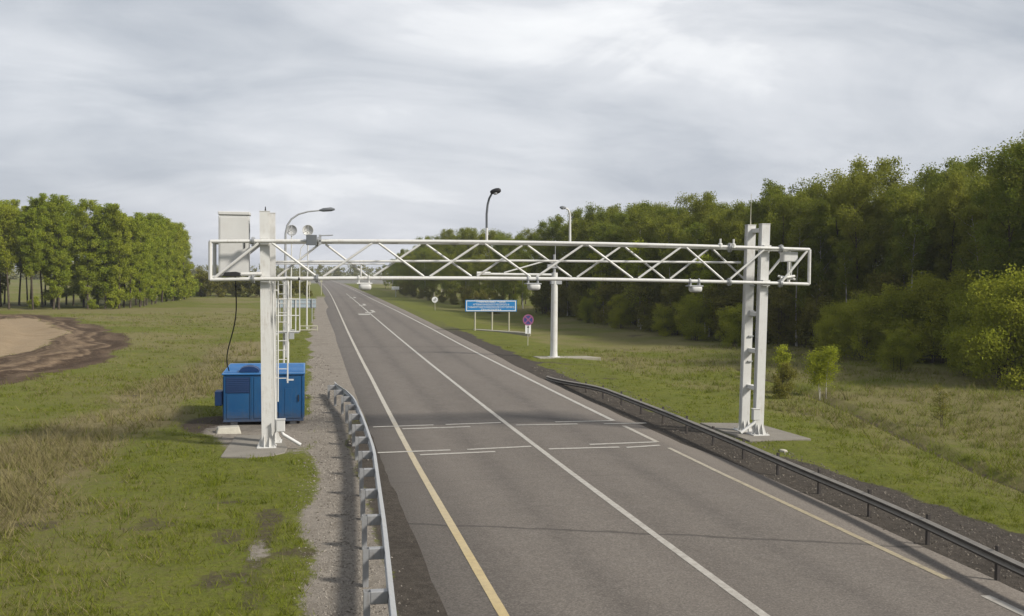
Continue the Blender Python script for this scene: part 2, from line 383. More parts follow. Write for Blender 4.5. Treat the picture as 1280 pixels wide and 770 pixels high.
# ------------------------------------------------------------------ road and markings
def strip(qs_fn, s_list, dz):            # sheet following the road; qs_fn(s) -> list of lateral offsets
    rows = []
    for s in s_list:
        rows.append([(float(c(s)) + q, s, float(g(s)) + dz + z) for q, z in qs_fn(s)])
    n = len(rows[0]); vs = [p for r in rows for p in r]
    fs = [(i * n + k, i * n + k + 1, (i + 1) * n + k + 1, (i + 1) * n + k) for i in range(len(rows) - 1) for k in range(n - 1)]
    return MB().add(vs, fs, True)
S_ROAD = axis([(-40, 10, 5, 2), (10, 120, .5, 2), (120, 400, 3, 10), (400, 1400, 12, 60)])
def q_left(s): return -5.15 - .7 * float(sstep(45, 85, s)) + .12 * (float(fbm(0, s, 1.3, 5)) - .5)
def q_right(s): return float(np.interp(s, [10, 16, 18, 22, 26, 29, 32, 60, 77], [5.1, 5.13, 5.35, 5.85, 5.8, 5.25, 4.95, 4.93, 5.35])) + .12 * (float(fbm(9, s, 1.3, 6)) - .5)
def road_q(s):
    a, b = q_left(s), q_right(s)
    return [(a - .06, -.07), (a, -.004), (-3.2, .006), (-1.6, .01), (0, .014), (1.6, .01), (3.2, .006), (b, -.004), (b + .06, -.07)]
def road_mat():
    t = NT('worn_asphalt'); L = t.attr('lat').outputs['Fac']; ss = t.n('SeparateXYZ', i_0=t.coord('Object'))
    n1 = t.noise(.35, 5, .6, stretch=(1, .22, 1)); n4 = t.noise(2.2, 5, .65); n60 = t.noise(75, 3, .75); grit = t.vor(90).outputs['Distance']
    base = t.mix(t.ramp(n1, .3, .7), (.103, .089, .075), (.142, .124, .105))
    # polished wheel tracks, lateral attribute
    n22 = t.noise(24, 4, .75); n9 = t.noise(9, 4, .7)
    def band(c0, w):
        d = t.math('ABSOLUTE', t.math('SUBTRACT', L, c0)); return t.ramp(d, 0, w, 1, 0)
    wt = t.math('MAXIMUM', t.math('MAXIMUM', band(-3.1, .7), band(-1.1, .7)), t.math('MAXIMUM', band(1.1, .7), band(3.1, .7)))
    base = t.mix(t.math('MULTIPLY', wt, t.ramp(n4, .3, .7, .15, .55)), base, (.150, .132, .112))
    mid = t.math('MAXIMUM', band(-2.1, .5), band(2.1, .5))
    base = t.mix(t.math('MULTIPLY', mid, t.ramp(n4, .3, .7, .3, .75)), base, (.074, .064, .055))
    mot = t.noise(1.3, 6, .7, stretch=(1, .6, 1)); base = t.mix(t.ramp(mot, .50, .74, 0, .28), base, (.062, .054, .046)); base = t.mix(t.ramp(mot, .28, .46, .2, 0), base, (.150, .135, .118))
    sh = t.ramp(t.math('ABSOLUTE', L), 4.2, 4.6, 0, .65)
    base = t.mix(sh, base, (.158, .138, .116))
    base = t.mix(t.ramp(grit, .08, .42, .42, 0), base, (.20, .18, .16)); base = t.mix(t.ramp(n60, .5, .72, 0, .55), base, (.060, .052, .045))
    base = t.mix(t.ramp(n22, .48, .62, 0, .6), base, (.052, .045, .039)); base = t.mix(t.ramp(n22, .36, .46, .6, 0), base, (.20, .18, .158)); base = t.mix(t.ramp(n9, .52, .70, 0, .25), base, (.06, .052, .045))
    # darker band across the carriageway near the sensor loops, fading out towards the right
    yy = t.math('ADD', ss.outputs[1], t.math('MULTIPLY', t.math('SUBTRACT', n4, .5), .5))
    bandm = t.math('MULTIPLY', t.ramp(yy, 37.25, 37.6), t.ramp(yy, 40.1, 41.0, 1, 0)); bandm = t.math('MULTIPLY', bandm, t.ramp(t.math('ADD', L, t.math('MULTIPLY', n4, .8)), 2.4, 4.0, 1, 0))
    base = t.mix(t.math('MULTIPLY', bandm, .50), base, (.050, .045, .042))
    # dark line slanting across the near road, then sealed transverse cracks
    def dark_line(y0, sl, w, amt, b):
        d = t.math('SUBTRACT', t.math('ADD', ss.outputs[1], t.math('MULTIPLY', ss.outputs[0], sl)), y0)
        d = t.math('ADD', d, t.math('MULTIPLY', t.math('SUBTRACT', t.noise(.9, 4), .5), .5))
        return t.mix(t.math('MULTIPLY', t.ramp(t.math('ABSOLUTE', d), w * .35, w, 1, 0), amt), b, (.036, .031, .027))
    base = dark_line(23.6, .36, .11, .62, base); base = dark_line(76, .05, .35, .4, base); base = dark_line(150, .0, .8, .4, base)
    base = dark_line(27.2, -.02, .06, .2, base); base = dark_line(96, .02, .3, .25, base); base = dark_line(215, .0, 2.5, .45, base)
    hgt = t.math('ADD', n60, t.math('MULTIPLY', grit, .5))
    return t.bsdf(base, t.ramp(n4, .3, .7, .72, .9), t.bump(hgt, .35, .012), 0, .3)
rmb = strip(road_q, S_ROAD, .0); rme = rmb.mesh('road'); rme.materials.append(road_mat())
la = rme.attributes.new('lat', 'FLOAT', 'POINT'); la.data.foreach_set('value', np.array([v[0] - float(c(v[1])) for v in rmb.v], np.float32))
struct(finish(bpy.data.objects.new('road', rme), None))

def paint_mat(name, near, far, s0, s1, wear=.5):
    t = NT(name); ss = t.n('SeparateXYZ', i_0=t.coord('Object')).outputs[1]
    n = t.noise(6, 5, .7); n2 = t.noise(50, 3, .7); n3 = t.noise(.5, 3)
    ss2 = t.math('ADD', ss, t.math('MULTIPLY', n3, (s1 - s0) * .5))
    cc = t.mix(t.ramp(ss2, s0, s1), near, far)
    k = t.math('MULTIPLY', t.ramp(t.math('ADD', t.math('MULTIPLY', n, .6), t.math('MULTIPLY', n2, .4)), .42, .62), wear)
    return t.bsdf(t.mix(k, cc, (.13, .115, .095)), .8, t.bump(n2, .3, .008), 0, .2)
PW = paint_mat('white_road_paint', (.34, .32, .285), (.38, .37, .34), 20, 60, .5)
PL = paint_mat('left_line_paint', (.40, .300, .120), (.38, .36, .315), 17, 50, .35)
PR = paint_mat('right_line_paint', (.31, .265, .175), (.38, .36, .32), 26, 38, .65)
def zroad(q): return .014 - .0045 * abs(q) / 1.6
def line(name, pts, w, mat, dz=.006):    # pts: (q, s)
    pts = sorted(pts, key=lambda p: p[1]); qs = np.array([p[0] for p in pts]); sl = np.array([p[1] for p in pts])
    st = [s for s in S_ROAD if sl[0] < s < sl[-1]]; st = [sl[0]] + st + [sl[-1]]
    def fn(s):
        q = float(np.interp(s, sl, qs)); w2 = w / 2 * (1 + .1 * (float(vnoise(0, s, .35, 31)) - .5))
        return [(q - w2, zroad(q - w2)), (q + w2, zroad(q + w2))]
    return struct(build(name, strip(fn, st, dz), mat))
line('left_edge_line', [(-4.24, 2), (-4.24, 16.3), (-4.22, 21.6), (-4.2, 29.9), (-4.14, 38), (-4.04, 54), (-4.01, 79), (-3.98, 183), (-3.9, 900)], .175, PL)
line('centre_line', [(-.02, 2), (-.02, 15.6), (-.04, 29), (-.02, 53.7), (-.05, 78.6), (-.2, 135), (-.18, 247)], .17, PW)
line('right_edge_line', [(4.19, 31.45), (4.19, 27.3), (4.30, 16.9)], .15, PR)
line('right_edge_line', [(4.21, 32.6), (4.2, 36.3)], .17, PR)
line('right_edge_line', [(4.2, 37.6), (4.17, 53.7), (4.08, 78.3), (4.1, 98), (3.5, 201), (3.5, 273), (3.7, 700)], .19, PW)
line('right_edge_line', [(4.34, 15.9), (4.3, 12.5)], .19, PW)
def cross(a, b, w=.2):
    A, B = G(*a), G(*b); n = 6; vs = []
    for i in range(n + 1):
        p = A.lerp(B, i / n); q = p.x - float(c(p.y)); z = float(g(p.y)) + max(zroad(q), -.004) + .011
        vs += [(p.x, p.y - w / 2, z), (p.x, p.y + w / 2, z)]
    return struct(build('sensor_line', MB().add(vs, [(2 * i, 2 * i + 2, 2 * i + 3, 2 * i + 1) for i in range(n)]), PW))
for a, b in [((466, 534), (542, 531.6)), ((557, 531.2), (626, 528.9)), ((503, 536.5), (588, 533.8)), ((645, 532), (722, 530.4)), ((694, 528), (766, 526.2)), ((755, 530.2), (808, 529)),
             ((472, 566.2), (563, 563)), ((584, 562.5), (664, 558.7)), ((525, 569), (619, 565.2)), ((686, 562), (774, 559.4)), ((737, 556.2), (820, 552.8)), ((783, 559.8), (825, 557.0))]:
    cross(a, b)
# faint turn marks painted beside the centre line far away, and one stop dash
def mark(name, poly, dz=.016):
    vs = [(float(c(s)) + q, s, float(g(s)) + dz + .012) for q, s in poly]
    return struct(build(name, MB().add(vs, [tuple(range(len(vs)))]), PW))
mark('road_dash', [(-1.75, 127), (-.35, 127), (-.35, 130.5), (-1.75, 130.5)])
for s0, w in ((133, .9), (160, .55), (205, .9)):
    mark('road_arrow', [(-.75 * w, s0), (.35, s0), (.35, s0 + 1.5), (-.75 * w, s0 + 3)]); mark('road_arrow', [(.32, s0 + 1.7), (.75, s0 + 1.7), (.75, s0 + 9), (.32, s0 + 9)])

def slab(name, pts, h, mat):
    pts = [Vector(p) for p in pts]; poly = [(p.x, p.y, tzf(p.x, p.y) - .15) for p in pts]
    zt = max(tzf(p.x, p.y) for p in pts) + h
    mb = MB(); n = len(poly); mb.add(poly + [(p.x, p.y, zt) for p in pts], [tuple(range(n, 2 * n))] + [(i, (i + 1) % n, n + (i + 1) % n, n + i) for i in range(n)])
    return struct(build(name, mb, mat, bevel=.02))
slab('concrete_pad', [(-2.5, 31.75, 0), (-1.7, 31.55, 0), (-1.0, 31.7, 0), (-.62, 32.2, 0), (-.55, 33.1, 0), (-.75, 34.9, 0), (-1.3, 35.7, 0), (-2.3, 35.8, 0), (-2.42, 33.6, 0)], .015, CONC)
slab('concrete_pad', [(14.7, 32.1, 0), (17.0, 32.2, 0), (16.7, 35.9, 0), (14.6, 36.3, 0)], .05, CONC)
slab('concrete_pad', [(15.0, 65.0, 0), (19.2, 65.2, 0), (18.6, 66.5, 0), (14.9, 66.6, 0)], .05, PALEPAD)
slab('concrete_pad', [(15.6, 95.9, 0), (19.8, 90, 0), (20.1, 91.0, 0), (15.9, 97.4, 0)], .07, PALEPAD)

# ------------------------------------------------------------------ the gantry
SF, SR = 33.0, 34.55                      # stations of the front and rear lattice faces
XA, XB = -2.9, 17.22
def camber(x): return .11 * (1 - ((x - 7.15) / 10.1) ** 2)
def zt(x): return 6.53 + camber(x) + .0012 * x
def zb(x): return 5.345 + camber(x)
gan = thing('lattice_gantry', (7.2, 33.8, 0), 'white steel lattice gantry spanning the whole road on twin columns', 'gantry')
base_z = [tzf(-1.2, 33.4) + .05, tzf(15.8, 33.4) + .06]
def chord(Y, zf):
    xx = np.linspace(XA, XB, 25); return MB().tube([(x, Y, zf(x)) for x in xx], .057, 12)
for Y in (SF, SR):
    build('top_chord', chord(Y, zt), WHITE, gan); build('bottom_chord', chord(Y, zb), WHITE, gan)
def web(nodes, Y, top_first):
    mb = MB(); up = top_first; pts = []
    for x in nodes: pts.append((x, Y, (zt(x) - .06) if up else (zb(x) + .06))); up = not up
    for a, b in zip(pts[:-1], pts[1:]):
        d = .10 if b[0] > a[0] else -.1
        mb.tube([(a[0] + d, Y, a[2]), (b[0] - d, Y, b[2])], .037, 8)
    return mb
f_px = [336, 400, 469, 533.6, 602, 667, 731.6, 794.5, 854, 908, 958]
r_px = [343, 403, 463, 529, 593, 656, 718, 778, 834.5, 888, 936]
fx = [P(p, 326, SF).x for p in f_px]; rx = [P(p, 326, SR).x for p in r_px]
each('lacing_bar', web(fx, SF, True), WHITE, gan); each('lacing_bar', web(rx, SR, False), WHITE, gan)
mb = MB()                                 # end frames and overhang braces
for Y in (SF, SR):
    for x in (XA, XB): mb.tube([(x, Y, zb(x)), (x, Y, zt(x))], .06, 8)
    mb.tube([(XA + .12, Y, zb(XA) + .05), (-1.45, Y, zt(-1.45) - .06)], .046, 8)
    mb.tube([(XB - .1, Y, zt(XB) - .05), (16.2, Y, zb(16.2) + .06)], .046, 8)
each('end_bar', mb, WHITE, gan)
mb = MB()
for x in [XA, -1.5, .85, 3, 5, 7.2, 9.4, 11.6, 14.2, 16.1, XB]:
    for z in (zt(x), zb(x)): mb.tube([(x, SF, z), (x, SR, z)], .04, 8)
for a, b in zip([-1.5, .85, 3, 5, 7.2, 9.4, 11.6], [.85, 3, 5, 7.2, 9.4, 11.6, 14.2]):
    mb.tube([(a, SF, zt(a)), (b, SR, zt(b))], .03, 6); mb.tube([(a, SR, zb(a)), (b, SF, zb(b))], .03, 6)
each('cross_member', mb, WHITE, gan)
mb = MB()
mb.tube([(-1.1, SR - .12, 5.93), (7.2, SR - .12, 6.06), (15.3, SR - .12, 6.09)], .04, 8); mb.tube([(-1.1, SR - .12, 5.86), (2.6, SR - .12, 5.90)], .02, 6)
build('middle_rail', mb, WHITE, gan)
for px in (316.5, 396.5, 912, 976):       # bolted flange joints of the chords
    for Y in (SF, SR):
        x = P(px, 326, Y).x
        for z in (zt(x), zb(x)):
            mb = MB()
            for dx in (-.03, .012): mb.lathe([(.0, 0), (.14, 0), (.14, .018), (0, .018)], (x + dx, Y, z), (1, 0, 0), 14)
            for k in range(6):
                a = k * math.pi / 3; mb.tube([(x - .07, Y + .11 * math.cos(a), z + .11 * math.sin(a)), (x + .06, Y + .11 * math.cos(a), z + .11 * math.sin(a))], .013, 5)
            build('flange', mb, GALV, gan)
def column(x, y0, zb0, top, lean):
    w, d = .15, .13; M = Matrix(((1, 0, lean, 0), (0, 1, 0, 0), (0, 0, 1, 0), (0, 0, 0, 1)))
    mb = MB()
    mb.box((x - w, y0, zb0), (x + w, y0 + .03, top), M); mb.box((x - w, y0 + 2 * d - .03, zb0), (x + w, y0 + 2 * d, top), M)
    mb.box((x - w + .035, y0 + .0301, zb0), (x + w - .035, y0 + 2 * d - .0301, top - .004), M)
    mb.box((x - w - .01, y0 - .01, top), (x + w + .01, y0 + 2 * d + .01, top + .02), M)
    col = build('column', mb, WHITE, gan)
    mb = MB(); mb.bbox((x - .3, y0 - .18, zb0 - .02), (x + .3, y0 + 2 * d + .18, zb0 + .035), .006)
    for sx in (-1, 1):
        mb.prism([(x + sx * w, y0 + .06, zb0 + .035), (x + sx * .28, y0 + .06, zb0 + .035), (x + sx * w, y0 + .06, zb0 + .42)], (0, .02, 0))
        mb.prism([(x + sx * .08, y0, zb0 + .035), (x + sx * .08, y0 - .15, zb0 + .035), (x + sx * .08, y0, zb0 + .4)], (.02, 0, 0))
        for sy in (-.13, 2 * d + .13): mb.tube([(x + sx * .24, y0 + sy, zb0 + .03), (x + sx * .24, y0 + sy, zb0 + .1)], .018, 6)
    build('base_plate', mb, WHITE, col)
    return col
for i, (x, lean) in enumerate(((-1.20, -.010), (15.55, .016))):
    for y0 in (33.18, 34.12):
        cc = column(x + ((.15 if i == 0 else -.10) if y0 > 34 else 0), y0, base_z[i], 7.5 if i == 0 else 7.42, lean)
    mb = MB()                             # tie plates between the two columns
    for z in (1.6, 2.9, 4.2, 7.15):
        xx = x + lean * z; mb.box((xx - .10, 33.4401, z), (xx + .10, 34.1199, z + .14))
    each('tie_plate', mb, WHITE, gan)
    mb = MB()
    for z in (1.2, 2.1, 3.0, 3.9, 4.8): mb.box((x + lean * z - .10, 34.06, z + .45), (x + lean * z + .07, 34.118, z + .49))
    each('step_bracket', mb, GALV, gan)
    # clamps that carry the lattice on the columns
    mb = MB()
    for Y, ya in ((SF, 33.18), (SR, 34.38)):
        for zf in (zt, zb):
            z = float(zf(x)); lo, hi = sorted((Y, ya)); mb.box((x + lean * z - .13, lo - .002, z - .1), (x + lean * z + .13, hi + .002, z - .05)) ; mb.box((x + lean * z - .13, lo - .002, z + .05), (x + lean * z + .13, hi + .002, z + .1))
    each('saddle_clamp', mb, WHITE, gan)
# ladder and cable duct on the left column
lx, ly = -.86, 33.5
mb = MB()
for dx in (0, .3): mb.tube([(lx + dx, ly, 2.05 if dx else 1.45), (lx + dx, ly, 5.35)], .024, 8)
for k in range(11): mb.tube([(lx, ly, 2.2 + .3 * k), (lx + .3, ly, 2.2 + .3 * k)], .014, 6)
for z in (2.2, 3.6, 5.0): mb.box((-1.0, ly - .02, z), (lx + .02, ly + .02, z + .04))
build('ladder', mb, WHITE, gan)
mb = MB(); mb.tube([(-.93, 33.2, .5), (-.97, 33.2, 2.6), (-1.02, 33.2, 5.3)], .022, 8); build('cable_duct', mb, WHITE, gan)
def foot_box(x, y, z, dirx):
    mb = MB(); mb.bbox((x - .13, y - .09, z), (x + .13, y + .09, z + .38), .015); mb.box((x - .145, y - .105, z + .381), (x + .145, y + .1, z + .4)); mb.box((x - .03, y + .05, z + .1), (x + .03, y + .16, z + .25))
    b = build('junction_box', mb, WHITE2, gan)
    mb = MB(); mb.tube([(x + dirx * .02, y - .02, z + .02), (x + dirx * .08, y - .03, z - .1), (x + dirx * .62, y - .15, z - .42)], .055, 10); build('duct_elbow', mb, WHITE2, b)
foot_box(-.76, 33.05, .56, 1); foot_box(15.33, 33.02, .62, -1)
for px in (900.5, 917):
    mb = MB(); x = P(px, 300, SF).x; mb.tube([(x, SF, zt(x)), (x, SF, zt(x) + .27)], .036, 8); mb.lathe([(.075, -.03), (.075, .1), (.05, .12)], (x, SF, zt(x)), (0, 0, 1), 10); build('antenna_stub', mb, WHITE, gan)
mb = MB(); mb.tube([(15.57, 34.25, 7.4), (15.57, 34.25, 7.62), (15.58, 34.25, 8.55)], [.03, .016, .008], 6); build('whip_antenna', mb, OLIVEPOST, gan)
mb = MB(); mb.tube([(-1.25, 33.3, 7.5), (-1.25, 33.3, 7.66)], [.03, .012], 6); build('lightning_rod', mb, DARK, gan)
mb = MB()                                 # control box on the right overhang
mb.bbox((16.3, 33.1, 6.12), (16.84, 33.4, 6.46), .012); b = build('control_box', mb, WHITE2, gan)
mb = MB(); mb.box((16.34, 33.092, 6.15), (16.80, 33.1, 6.43)); build('box_door', mb, WHITE, b)
mb = MB(); mb.tube([(16.65, 33.2, 6.12), (16.66, 33.2, 5.8), (16.6, 33.15, 5.5)], .02, 6); mb.tube([(16.2, 33.1, 5.55), (16.75, 33.15, 5.62)], .05, 8); mb.tube([(16.2, 33.3, 5.62), (16.8, 33.2, 5.5)], .04, 8)
build('cable_bundle', mb, WHITE, gan)
for sx, sz in ((-.28, 1), (.12, 1)):
    mb = MB(); x = .3 + sx
# cabinet standing on the left overhang
cab = thing('equipment_cabinet', (-2.2, 33.8, 5.45), 'tall white equipment cabinet standing on the left end of the gantry', 'cabinet')
mb = MB(); mb.bbox((-2.69, 33.42, 5.47), (-1.76, 34.1, 7.36), .012); build('body', mb, WHITE2, cab)
mb = MB(); mb.bbox((-2.705, 33.39, 7.385), (-1.73, 34.13, 7.49), .015); mb.box((-2.66, 33.45, 7.36), (-1.79, 34.07, 7.385)); build('roof', mb, WHITE2, cab)
mb = MB(); mb.bbox((-2.64, 33.405, 5.55), (-1.81, 33.419, 7.3), .003); d = build('door', mb, WHITE2, cab)
mb = MB(); mb.box((-1.90, 33.37, 6.35), (-1.87, 33.404, 6.55)); build('handle', mb, DARK, d)
mb = MB()
for z in (5.40,): mb.box((-2.85, SF, z), (-2.75, SR, z + .07)); mb.box((-1.75, SF, z), (-1.65, SR, z + .07))
each('support_bar', mb, WHITE, cab)
mb = MB()
for k in range(5): mb.box((-1.76, 33.55, 6.85 + .06 * k), (-1.75, 33.95, 6.89 + .06 * k))
build('vent', mb, GREYP, cab)
# dark box and cable
drum = thing('cable_box', (-2.2, 33.0, 5.46), 'low black cable box lying on the lower beam under the white cabinet', 'cable box')
mb = MB(); mb.prism([(-2.55, 32.93, 5.44), (-1.98, 32.93, 5.44), (-2.02, 32.93, 5.57), (-2.14, 32.93, 5.60), (-2.46, 32.93, 5.58)], (0, .28, 0)); build('casing', mb, BLACK, drum, bevel=.02)
mb = MB(); mb.tube([(-1.98, 33.1, 5.52), (-1.35, 33.12, 5.54)], .06, 8); build('cable_sleeve', mb, WHITE, drum)
mb = MB(); pts = []
a, b2 = P(294, 352, 33.2), Vector((-2.76, 39.0, 1.93))
for i in range(15):
    t = i / 14; p = a.lerp(b2, t); p.x += .10 * math.sin(t * math.pi * 2) ; p.y += -1.6 * t * (1 - t); p.z -= 1.0 * t * (1 - t); pts.append(p)
pts[0].z = 5.45
mb.tube(pts, .022, 6); tag(build('hanging_cable', mb, BLACK), 'thin black cable sagging from the gantry beam to the blue container', 'cable')
# small camera on the lower chord at left
for px, lab in ((372, 'small white tube camera strapped on the lower beam near the left column'),):
    x = P(px, 350, SF).x; cm = thing('tube_camera', (x, SF - .13, zb(x)), lab, 'camera')
    mb = MB(); mb.tube([(x - .35, SF - .14, zb(x) + .02), (x + .02, SF - .16, zb(x) + .0)], .05, 10); build('housing', mb, WHITE2, cm)
    mb = MB(); mb.lathe([(0, 0), (.035, 0), (.045, .02), (.052, .05)], (x + .07, SF - .165, zb(x) - .003), (-1, .02, .02), 12); build('lens', mb, BLACK, cm)
    mb = MB(); mb.box((x - .2, SF - .1, zb(x) - .03), (x - .12, SF - .06, zb(x) + .03)); build('bracket', mb, GALV, cm)
# bracket hub at the left quarter joint
hub = thing('floodlight', (.82, 33.0, 6.62), 'dark grey floodlight clamped on the upper beam near the left column', 'floodlight')
x = P(396, 300, SF).x
mb = MB(); mb.box((x - .28, SF - .16, zt(x) - .1), (x - .02, SF - .09, zt(x) + .17)); mb.box((x - .33, SF - .19, zt(x) - .14), (x + .0, SF - .16, zt(x) + .19)); build('lamp_body', mb, LAMPGREY, hub, bevel=.012)
mb = MB(); mb.box((x + .06, SF - .1, zt(x) - .12), (x + .14, SF - .08, zt(x) + .2)); mb.tube([(x + .1, SF - .09, zt(x) + .17), (x + .5, SF - .12, zt(x) + .19)], .02, 6); mb.box((x - .3, SF - .1, zt(x) - .02), (x + .12, SF - .075, zt(x) + .02)); build('bracket', mb, GALV, hub)
# traffic sensors under the lower chord
def sensor(px, lab, spike):
    x = P(px, 354, SF).x; z = zb(x); t = thing('traffic_sensor', (x, SF, z - .3), lab, 'traffic sensor', 'traffic sensors hung under the gantry beam')
    mb = MB()
    for dx in (-.16, .16): mb.box((x + dx - .02, SF - .1, z - .14), (x + dx + .02, SF + .1, z - .07)); mb.lathe([(.076, -.02), (.095, -.02), (.095, .02), (.076, .02)], (x + dx, SF, z), (1, 0, 0), 14)
    mb.bbox((x - .25, SF - .2, z - .185), (x + .25, SF + .2, z - .141), .008); build('bracket', mb, GREYP if not spike else WHITE, t)
    mb = MB(); n = 18; prof = []
    for k in range(n):
        a = 2 * math.pi * k / n; ca, sa = math.cos(a), math.sin(a)
        prof.append((math.copysign(abs(ca) ** .45, ca), math.copysign(abs(sa) ** .45, sa)))
    rings = [(z - .19, 1.0), (z - .21, 1.06), (z - .30, 1.05), (z - .35, .94), (z - .375, .72), (z - .38, .3)]
    vs = []; fs = []
    for (zz, k) in rings: vs += [(x + .03 + px_ * .19 * k, SF - .02 + py_ * .19 * k, zz) for px_, py_ in prof]
    for i in range(len(rings) - 1): fs += [(i * n + k, i * n + (k + 1) % n, (i + 1) * n + (k + 1) % n, (i + 1) * n + k) for k in range(n)]
    fs += [tuple(range((len(rings) - 1) * n, len(rings) * n)), tuple(range(n))]
    mb.add(vs, fs, True); hs = build('housing', mb, WHITE2, t)
    mb = MB(); mb.lathe([(0, -.004), (.07, -.004), (.08, .006)], (x + .03, SF - .02, z - .381), (0, 0, -1), 16); build('lens', mb, DARK, hs)
    if spike: mb = MB(); mb.tube([(x - .1, SF - .02, z + .06), (x - .1, SF - .02, z + .42)], .025, 8); build('antenna', mb, WHITE, t)
sensor(455, 'white traffic sensor under the beam above the left lane, with upright antenna', True)
sensor(666, 'white traffic sensor hung under the middle of the gantry beam', False)
sensor(868, 'white traffic sensor under the beam close to the right columns', False)
# gooseneck lamps on the upper chord
lam = thing('gooseneck_lamp', (P(608, 300, SR).x, SR, 6.65), 'dark gooseneck lamp rising from the middle of the gantry beam, curving right', 'lamp', 'lamps on the gantry beam')
pts = [P(608.3, y, SR) for y in (303, 285, 268)] + [P(609.5, 256, SR - .02), P(611.5, 248, SR - .06), P(614.5, 242.5, SR - .12), P(617, 240.5, SR - .16)]
mb = MB(); mb.tube(pts[:2], .045, 8); build('socket', mb, WHITE, lam)
mb = MB(); mb.tube(pts[1:], [.04, .04, .038, .036, .034, .03], 8); build('arm', mb, LAMPGREY, lam)
hp = P(619.5, 239, SR - .2); mb = MB(); mb.lathe([(0, -.2), (.05, -.18), (.085, -.1), (.1, .02), (.09, .12), (.05, .18), (0, .19)], hp, (1, -.5, .22), 14); hd = build('lamp_head', mb, DARK, lam)
mb = MB(); mb.lathe([(0, .05), (.07, .045), (.08, .0)], hp + Vector((.0, -.02, -.06)), (.2, -.2, -1), 12); build('lens', mb, GREYP, hd)
lam = thing('gooseneck_lamp', (P(712, 303, SR).x, SR, 6.65), 'pale gooseneck lamp on the right half of the beam, curving left', 'lamp', 'lamps on the gantry beam')
pts = [P(712.5, y, SR) for y in (305, 288, 273)] + [P(712, 266.5, SR), P(710.5, 262.5, SR - .02), P(708, 260.6, SR - .04), P(705.5, 260, SR - .05)]
mb = MB(); mb.tube(pts, [.045, .04, .036, .034, .032, .03, .03], 8); build('arm', mb, WHITE, lam)
hp = P(703.6, 259.6, SR - .05); mb = MB(); mb.lathe([(0, -.13), (.035, -.12), (.055, -.05), (.06, .04), (.03, .11), (0, .12)], hp, (-1, -.2, .08), 12); hd = build('lamp_head', mb, LAMPGREY, lam)
mb = MB(); mb.lathe([(0, .03), (.04, .025), (.045, 0)], hp + Vector((0, -.01, -.035)), (0, -.1, -1), 10); build('lens', mb, GREYP, hd)

# ------------------------------------------------------------------ blue container
ct = thing('blue_container', (-1.5, 40, 0), 'blue metal generator container on the grass behind the left column', 'container')
x0, x1, y0, y1, z0, z1 = -2.92, -.06, 38.3, 42.4, .13, 1.84
gz = tzf(-1.5, 40)
mb = MB(); mb.bbox((x0, y0, z0), (x1, y1, z1), .02); body = build('body', mb, BLUE, ct)
mb = MB()
for x in (x0 + .03, x0 + .95, x0 + 1.0, x1 - .98, x1 - .06): mb.bbox((x, y0 - .03, z0 + .05), (x + .045, y0 - .001, z1 - .05), .006)
mb.bbox((x0, y0 - .035, z0 - .0), (x1, y0 - .001, z0 + .07), .006)
for k in range(9):
    yy = y0 + .25 + k * .45; mb.bbox((x1 + .001, yy, z0 + .1), (x1 + .03, yy + .12, z1 - .1), .008); mb.bbox((x0 - .03, yy, z0 + .1), (x0 - .001, yy + .12, z1 - .1), .008)
each('frame_rib', mb, BLUE, ct)
mb = MB(); mb.box((x0 + .09, y0 - .012, 1.18), (x0 + .93, y0 - .001, 1.76))
for k in range(8): mb.prism([(x0 + .1, y0 - .012, 1.21 + .068 * k), (x0 + .1, y0 - .022, 1.21 + .068 * k), (x0 + .1, y0 - .012, 1.255 + .068 * k)], (.82, 0, 0))
build('louvre', mb, BLUEDK, ct)
mb = MB()
for k in range(2):
    xx = x0 + 1.08 + .42 * k; mb.bbox((xx, y0 - .02, z0 + .12), (xx + .36, y0 - .001, z1 - .08), .006)
mb.bbox((x0 + .12, y0 - .02, z0 + .12), (x0 + .92, y0 - .001, 1.12), .006)
each('panel', mb, BLUE, ct)
mb = MB(); mb.bbox((x1 - .9, y0 - .024, z0 + .1), (x1 - .1, y0 - .001, z1 - .08), .008); mb.bbox((x1 - .68, y0 - .04, z0 + .22), (x1 - .42, y0 - .0241, z1 - .5), .008); d = build('door', mb, BLUE, ct)
mb = MB(); mb.box((x1 - .2, y0 - .07, .85), (x1 - .17, y0 - .025, 1.1)); build('handle', mb, DARK, d)
mb = MB(); mb.box((x1 - .62, y0 - .0285, 1.62), (x1 - .36, y0 - .0245, 1.68)); build('sticker', mb, SIGNWHITE, d)
mb = MB(); mb.box((-1.235, y0 - .038, z0 + .02), (-1.195, y0 - .001, z1 - .01)); mb.box((-1.235, y0 - .05, z1 + .0601), (-1.195, y1 + .04, z1 + .088)); build('joint_seam', mb, BLUEDK, ct)
mb = MB()
for zz in (.35, .95, 1.55): mb.tube([(x1 - .93, y0 - .03, zz), (x1 - .93, y0 - .03, zz + .12)], .016, 6)
each('hinge', mb, DARK, d)
mb = MB(); mb.bbox((x0 - .05, y0 - .06, z1 + .001), (x1 + .05, y1 + .05, z1 + .06), .015)
for k in range(7): mb.bbox((x0 + .0, y0 + .35 + .52 * k, z1 + .0601), (x1 - .0, y0 + .42 + .52 * k, z1 + .085), .006)
build('roof', mb, BLUETOP, ct)
mb = MB(); pl = []
for k in range(13):
    a = math.pi * k / 12; pl.append((-2.02 + .36 * math.cos(a), y0 + .25, z1 + .085 + .20 * math.sin(a)))
mb.prism(pl, (0, .7, 0)); build('roof_cowl', mb, BLUEDK, ct)
mb = MB(); mb.bbox((x0 - .30, y0 + .05, .72), (x0 - .031, y0 + .7, 1.24), .015); build('side_box', mb, BLUEDK, ct)
mb = MB()
for xx in (x0 + .25, x1 - .5):
    for yy in (y0 + .1, y1 - .4): mb.bbox((xx, yy, gz - .05), (xx + .25, yy + .25, z0), .01)
